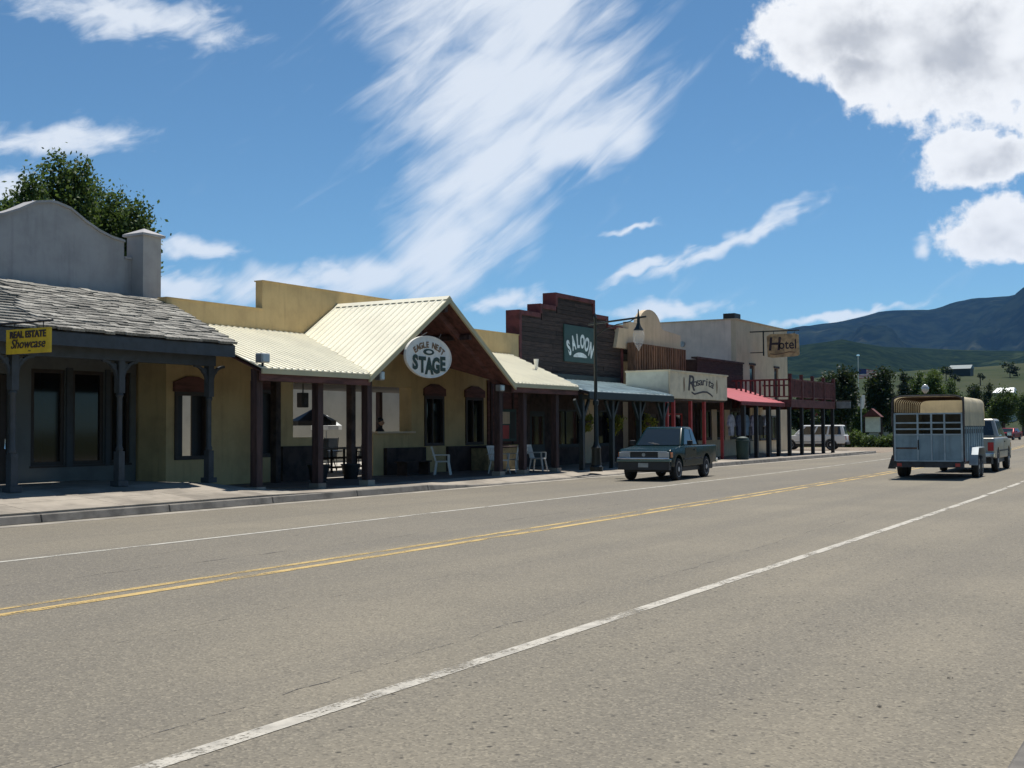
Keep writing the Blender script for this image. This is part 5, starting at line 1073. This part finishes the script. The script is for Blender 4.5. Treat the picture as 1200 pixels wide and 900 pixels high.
# ------------------------------------------------------------------ person at the counter
def person(label, loc, rotz):
    t = thing('person', label, 'person', loc, None, rotz)
    V = [(0, 0, .95), (0, .01, 1.12), (0, .0, 1.32), (0, -.01, 1.46), (0, .01, 1.54), (0, .02, 1.62), (0, .03, 1.70), (0, .02, 1.77)]; Rr = [(.17, .12), (.155, .11), (.185, .12), (.12, .09), (.055, .055), (.08, .085), (.085, .1), (.06, .075)]
    Ed = [(i, i + 1) for i in range(7)]
    for s in (-1, 1):
        b = len(V); V += [(s * .20, 0, 1.42), (s * .25, .03, 1.16), (s * .18, .27, 1.12), (s * .12, .34, 1.13)]; Rr += [.065, .052, .042, .035]; Ed += [(3, b), (b, b + 1), (b + 1, b + 2), (b + 2, b + 3)]
        b = len(V); V += [(s * .10, 0, .86), (s * .11, .02, .48), (s * .11, -.01, .08), (s * .12, .14, .035)]; Rr += [.095, .065, .048, .04]; Ed += [(0, b), (b, b + 1), (b + 1, b + 2), (b + 2, b + 3)]
    skin_mesh('body', V, Ed, Rr, mat('dark_clothes', (.018, .018, .022), .9), t, 2)
    face = MB(); face.lathe([(.02, 1.58), (.07, 1.61), (.092, 1.68), (.088, 1.74), (.05, 1.80)], (0, .045, 0), 12); face.build('face', mat('skin', (.30, .17, .11), .6), t, smooth=80)
    MB().lathe([(.095, 1.70), (.115, 1.74), (.10, 1.81), (.05, 1.86), (.01, 1.87)], (0, .01, 0), 12).build('hair', M['black'], t, smooth=80)
    for s in (-1, 1):
        MB().lathe([(.012, 0), (.012, .01)], (s * .035, .135, 1.70), 6, 'y').build('eye', M['black'], t); hd = MB().box(s * .12 - .04, s * .12 + .04, .33, .42, 1.11, 1.14).build('hand', MATS['skin'], t, bevel=.01, seg=1)
        for k in range(4): MB().bar((s * .12 - .03 + k * .02, .42, 1.125), (s * .12 - .03 + k * .02, .48 + .01 * (k % 2), 1.11), .015, .015).build('finger', MATS['skin'], hd)
        MB().bar((s * .12 - s * .04, .36, 1.125), (s * .12 - s * .075, .41, 1.12), .017, .017).build('finger', MATS['skin'], hd)
    MB().prism_z([(-.02, .13), (.02, .13), (0, .165)], 1.655, 1.69).build('nose', MATS['skin'], t)
person('person in dark clothes standing behind the stage counter', (-23.7, 31.65, .15), R(-80))

# ------------------------------------------------------------------ distance: trees, hedge, kiosk, houses, flag
def at(px, y): return oy(px, 503, y)[0]
def zat(px, py, y): return oy(px, py, y)[1]
G = 'trees beyond the side street'
specs = [('spruce_tree', 'dense dark spruce just right of the balcony', 989, 430, 44, 104, 'leaf_dark', 'round'), ('spruce_tree', 'dark spruce left of the livestock trailer', 1032, 431, 42, 114, 'leaf_dark', 'round'),
         ('poplar_tree', 'narrow dark poplar rising above the trailer roof edge', 1059, 438, 20, 140, 'leaf_dark', 'cone'), ('poplar_tree', 'grey green poplar above the middle of the trailer', 1077, 435, 26, 160, 'leaf_mid', 'round'),
         ('poplar_tree', 'pale green bushy poplar above the trailer, largest of its row', 1096, 432, 36, 150, 'leaf_light', 'round'), ('poplar_tree', 'green poplar above the right end of the trailer roof', 1114, 442, 26, 165, 'leaf_mid', 'round'),
         ('pine_tree', 'dark pine right of the cream trailer roof', 1142, 451, 24, 190, 'leaf_dark', 'round'), ('pine_tree', 'dark pine beside the silver pickup cab', 1159, 449, 20, 200, 'leaf_dark', 'cone'),
         ('poplar_tree', 'broad green tree in front of the bright metal roof', 1176, 453, 40, 165, 'leaf_mid', 'round'), ('poplar_tree', 'small tree at the right edge under the hills', 1199, 462, 16, 210, 'leaf_mid', 'round'),
         ('leafy_tree', 'dark bushy tree behind the balcony posts', 940, 462, 46, 112, 'leaf_dark', 'round'), ('leafy_tree', 'low dark tree behind the white parked vehicle', 966, 458, 40, 120, 'leaf_dark', 'round'), ('leafy_tree', 'low leafy tree between the two spruces', 1010, 478, 24, 122, 'leaf_mid', 'round'), ('leafy_tree', 'dark leafy tree behind the slatted tailgate', 1060, 470, 60, 125, 'leaf_dark', 'round'), ('leafy_tree', 'leafy tree behind the towing pickup', 1135, 478, 50, 150, 'leaf_mid', 'round')]
for nm, lb, px, py, wpx, y, lm, shp in specs:
    x = at(px, y); H = zat(px, py, y); d = math.hypot(x, y); rr = wpx / 1400 * d / 2 * (1.25 if shp == 'cone' else .98); lobes = []
    if shp == 'cone':
        for k in range(9):
            q = k / 8; zz = H * (.16 + .80 * q); r2 = rr * (1.0 - .80 * q) * random.uniform(.85, 1.1); a = random.uniform(0, 6.28); lobes.append((.25 * r2 * math.cos(a), .25 * r2 * math.sin(a), zz, r2, r2, H * .085))
    else:
        for k in range(9):
            a = random.uniform(0, 6.28); q = random.uniform(.1, .75); zz = H * random.uniform(.38, .86); lobes.append((rr * q * math.cos(a), rr * q * math.sin(a), zz, rr * random.uniform(.3, .5), rr * random.uniform(.3, .5), H * .13))
        lobes.append((0, 0, H * .55, rr * .7, rr * .7, H * .3)); lobes.append((rr * .1, 0, H * .9, rr * .3, rr * .3, H * .1))
    tree(nm, lb, (x, y, -.02), lobes, M[lm], 7500, .012 * rr + .13, .04 * rr + .16, .16 + .012 * H, H, group=G)
for i, (px, y, wm, hm, lb) in enumerate(((1000, 97.5, 1.6, 1.3, 'rounded green shrub right of the white parked vehicle'), (1027, 98.5, 2.0, .9, 'low clipped hedge shrub below the kiosk'), (1045, 98, 1.8, .95, 'low clipped hedge shrub next to the trailer'), (985, 99, 1.3, 1.0, 'small shrub behind the white parked vehicle'), (1012, 101, 1.2, .9, 'small dark shrub at the foot of the pale pole'))):
    x = at(px, y); t = thing('shrub', lb, 'shrub', (x, y, -.02), 'shrubs by the parking lot', 0.0); MB().tube([(0, 0, 0), (0, 0, hm * .6)], .06, 6).build('stem', M['bark'], t)
    leaves_mesh(lobe_points([(0, 0, hm * .5, wm * .5, wm * .5, hm * .5), (wm * .35, 0, hm * .4, wm * .4, wm * .4, hm * .4), (-wm * .35, .1, hm * .42, wm * .4, wm * .4, hm * .42)], 2200, .1), .10, 'foliage', M['leaf_mid'] if i % 2 else M['leaf_light'], t)
y = 108; x = at(1023, y)
t = thing('notice_kiosk', 'white notice kiosk with small red gabled roof', 'kiosk', (x, y, 0)); MB().box(x - .62, x + .62, y - .2, y + .2, 1.15, 2.55).build('board', M['sign_white'], t)
MB().prism_y([(x - .85, 2.5), (x + .85, 2.5), (x, 3.25)], y - .45, y + .45).build('roof', M['red_trim'], t)
for s in (-1, 1): MB().box(x + s * .68, x + s * .80, y - .06, y + .06, -.03, 2.5).build('post', M['brown_wood'], t)
y = 102; x = at(1009.5, y); zt = zat(1010, 463, y)
t = thing('pole_sign', 'slim pale pole carrying a narrow white sign blade', 'sign', (x, y, 0)); MB().tube([(x, y, -.03), (x, y, zt - .2)], .055, 8).build('pole', M['grey_metal'], t); MB().prism_y([(x + .02, zt - 1.2), (x + .22, zt - 1.1), (x + .34, zt), (x + .08, zt)], y - .04, y + .04).build('blade', M['sign_white'], t)
y = 70.0; x = at(982, y)
t = thing('hanging_sign', 'small grey sign board sticking out from the balcony end', 'sign', (x, 68.3, 2.75)); MB().box(-18.7, -17.9, 68.25, 68.31, 2.68, 3.05).build('board', M['grey_metal'], t); MB().tube([(-18.8, 68.28, 3.08), (-17.85, 68.28, 3.08)], .02, 5).build('arm', M['black'], t)
# pale house between the trees
y = 132; x = at(1004, y)
t = thing('far_house', 'pale low house half hidden behind the spruces', 'house', (x, y, 0)); MB().box(x - 4.2, x + 5.5, y, y + 7, -.03, 3.2).build('wall', M['patio_wall'], t); MB().prism_x([(y - .5, 3.1), (y + 7.5, 3.1), (y + 3.5, 4.9)], x - 4.6, x + 5.9).build('roof', M['roof_under'], t)
for k in range(4):
    w_ = MB().box(x - 3.4 + k * 2.3, x - 2.3 + k * 2.3, y - .04, y - .002, 1.0, 2.3).build('window', M['frame_dark'], t); MB().box(x - 3.3 + k * 2.3, x - 2.4 + k * 2.3, y - .05, y - .041, 1.1, 2.2).build('pane', M['glass'], w_)
y = 118; x = at(948, y)
t = thing('far_shop_sign', 'small red banner sign seen under the balcony', 'sign', (x, y, 0)); MB().box(x - .9, x + .9, y - .05, y + .05, 2.7, 3.2).build('board', M['red_awning'], t); MB().box(x - .06, x + .06, y + .051, y + .15, -.03, 3.2).build('post', M['grey_metal'], t)
y = 300; x = at(1177, y); z0 = zat(1177, 460, y)
t = thing('far_barn', 'distant building with a bright metal roof above the trees', 'barn', (x, y, 0)); MB().box(x - 2.2, x + 2.2, y, y + 6, -.5, z0).build('wall', M['grey_metal'], t); MB().loft([(x - 2.4, y - .5, z0), (x + 2.3, y - .5, z0), (x + 2.3, y + 6, z0), (x - 2.4, y + 6, z0)], [(x - 1.6, y + 2, z0 + 1.2), (x + 2.1, y + 2, z0 + 1.2), (x + 2.1, y + 4, z0 + 1.2), (x - 1.6, y + 4, z0 + 1.2)]).build('roof', mat('bright_roof', (.42, .44, .46), .5, .02, 1, metal=.2), t)
y = 640; x = at(1126, y); z0 = zat(1126, 436, y)
t = thing('far_barn', 'dark green barn on the grassy hillside', 'barn', (x, y, z0 - 3)); MB().box(x - 5, x + 5, y, y + 10, z0 - 6, z0 + 1.8).build('wall', M['green_dark'], t); MB().prism_x([(y - .6, z0 + 1.7), (y + 10.6, z0 + 1.7), (y + 5, z0 + 3.8)], x - 5.4, x + 5.4).build('roof', mat('barn_roof', (.09, .13, .14), .6), t)
for i, (px, py, y, s) in enumerate(((1185, 431, 640, 5.5), (1110, 434, 600, 4.0), (1062, 443, 520, 3.5), (1150, 441, 560, 2.5), (1120, 442, 540, 3.0))):
    x = at(px, y); z0 = zat(px, py, y) - s * .6; t = thing('hill_tree', ('dark round tree alone on the hillside at the right', 'small tree left of the hillside barn', 'scrubby tree on the hillside above the trailer', 'tiny bush on the open hillside right of the barn', 'small bush on the hillside below the barn')[i], 'tree', (x, y, z0), 'scattered hillside trees', 0.0)
    MB().tube([(0, 0, -6), (0, 0, s * .6)], .25, 5).build('trunk', M['bark'], t); leaves_mesh(lobe_points([(0, 0, s * .6, s * .6, s * .6, s * .5), (s * .4, 0, s * .4, s * .4, s * .4, s * .4)], 500, s * .1), s * .12, 'crown', M['leaf_dark'], t)
# flag
y = 128; x = at(1007, y); zt = zat(1007, 418, y)
t = thing('flag_pole', 'white flag pole with a ball top beyond the spruces', 'flag pole', (x, y, 0)); MB().tube([(x, y, -.03), (x, y, zt)], [.06, .035], 7).build('pole', M['sign_white'], t); MB().lathe([(.02, zt), (.16, zt + .08), (.16, zt + .2), (.02, zt + .28)], (x, y, 0), 10).build('ball', M['chrome'], t)
fl = thing('flag', 'red and white striped flag with a blue canton flying right', 'flag', (x, y, zt - 2.2)); L_, Hf = 1.9, 1.0; zb_ = zt - 2.35
def wave(u): return .10 * math.sin(u * 7), -.12 * u * u + .05 * math.sin(u * 6)
for k in range(13):
    mb = MB(); n = 10
    for i in range(n):
        u0, u1 = i / n, (i + 1) / n; (a, da), (b, db) = wave(u0), wave(u1); za, zc = zb_ + Hf * k / 13, zb_ + Hf * (k + 1) / 13
        q = [(x + .05 + L_ * u0, y + a, za + da), (x + .05 + L_ * u1, y + b, za + db), (x + .05 + L_ * u1, y + b, zc + db), (x + .05 + L_ * u0, y + a, zc + da)]; mb.loft([(p[0], p[1] - .006, p[2]) for p in q], [(p[0], p[1] + .006, p[2]) for p in q])
    mb.build('stripe', mat('flag_red', (.45, .03, .05), .8) if k % 2 == 0 else M['sign_white'], fl)
mb = MB(); n = 5
for i in range(n):
    u0, u1 = .42 * i / n, .42 * (i + 1) / n; (a, da), (b, db) = wave(u0), wave(u1); q = [(x + .05 + L_ * u0, y + a, zb_ + Hf * .46 + da), (x + .05 + L_ * u1, y + b, zb_ + Hf * .46 + db), (x + .05 + L_ * u1, y + b, zb_ + Hf * 1.002 + db), (x + .05 + L_ * u0, y + a, zb_ + Hf * 1.002 + da)]; mb.loft([(p[0], p[1] - .014, p[2]) for p in q], [(p[0], p[1] + .014, p[2]) for p in q])
mb.build('canton', mat('flag_blue', (.03, .05, .16), .8), fl)
# far street lamps with round heads
for px, py, y, lb in ((1085, 456, 92, 'far street lamp with round globe rising over the trailer roof'), (1165, 489, 190, 'small distant street lamp right of the silver pickup')):
    x = at(px, y); zt = zat(px, py, y); t = thing('street_lamp', lb, 'street lamp', (x, y, 0), 'distant street lamps'); MB().tube([(x, y, -.03), (x, y, zt - .3)], .05, 6).build('pole', M['iron'], t); MB().lathe([(.08, zt - .32), (.26, zt - .12), (.28, zt + .1), (.16, zt + .3), (.02, zt + .36)], (x, y, 0), 10).build('globe', M['lamp_clear'], t, smooth=60)

# ------------------------------------------------------------------ haze
hz = MB().box(-12900, 12900, -1500, 12900, -1.6, 1500).build('haze', None)
hz.data.materials.clear(); hm = bpy.data.materials.new('haze'); hm.use_nodes = True; nt = hm.node_tree; nt.nodes.remove(nt.nodes['Principled BSDF']); pv = nt.nodes.new('ShaderNodeVolumePrincipled'); pv.inputs['Color'].default_value = (.20, .48, 1.0, 1); pv.inputs['Density'].default_value = 2.0e-5; pv.inputs['Anisotropy'].default_value = .2
nt.links.new(pv.outputs[0], nt.nodes['Material Output'].inputs['Volume']); hz.data.materials.append(hm); hz['kind'] = 'stuff'
for o in SC.objects:
    if '_base' in o: del o['_base']
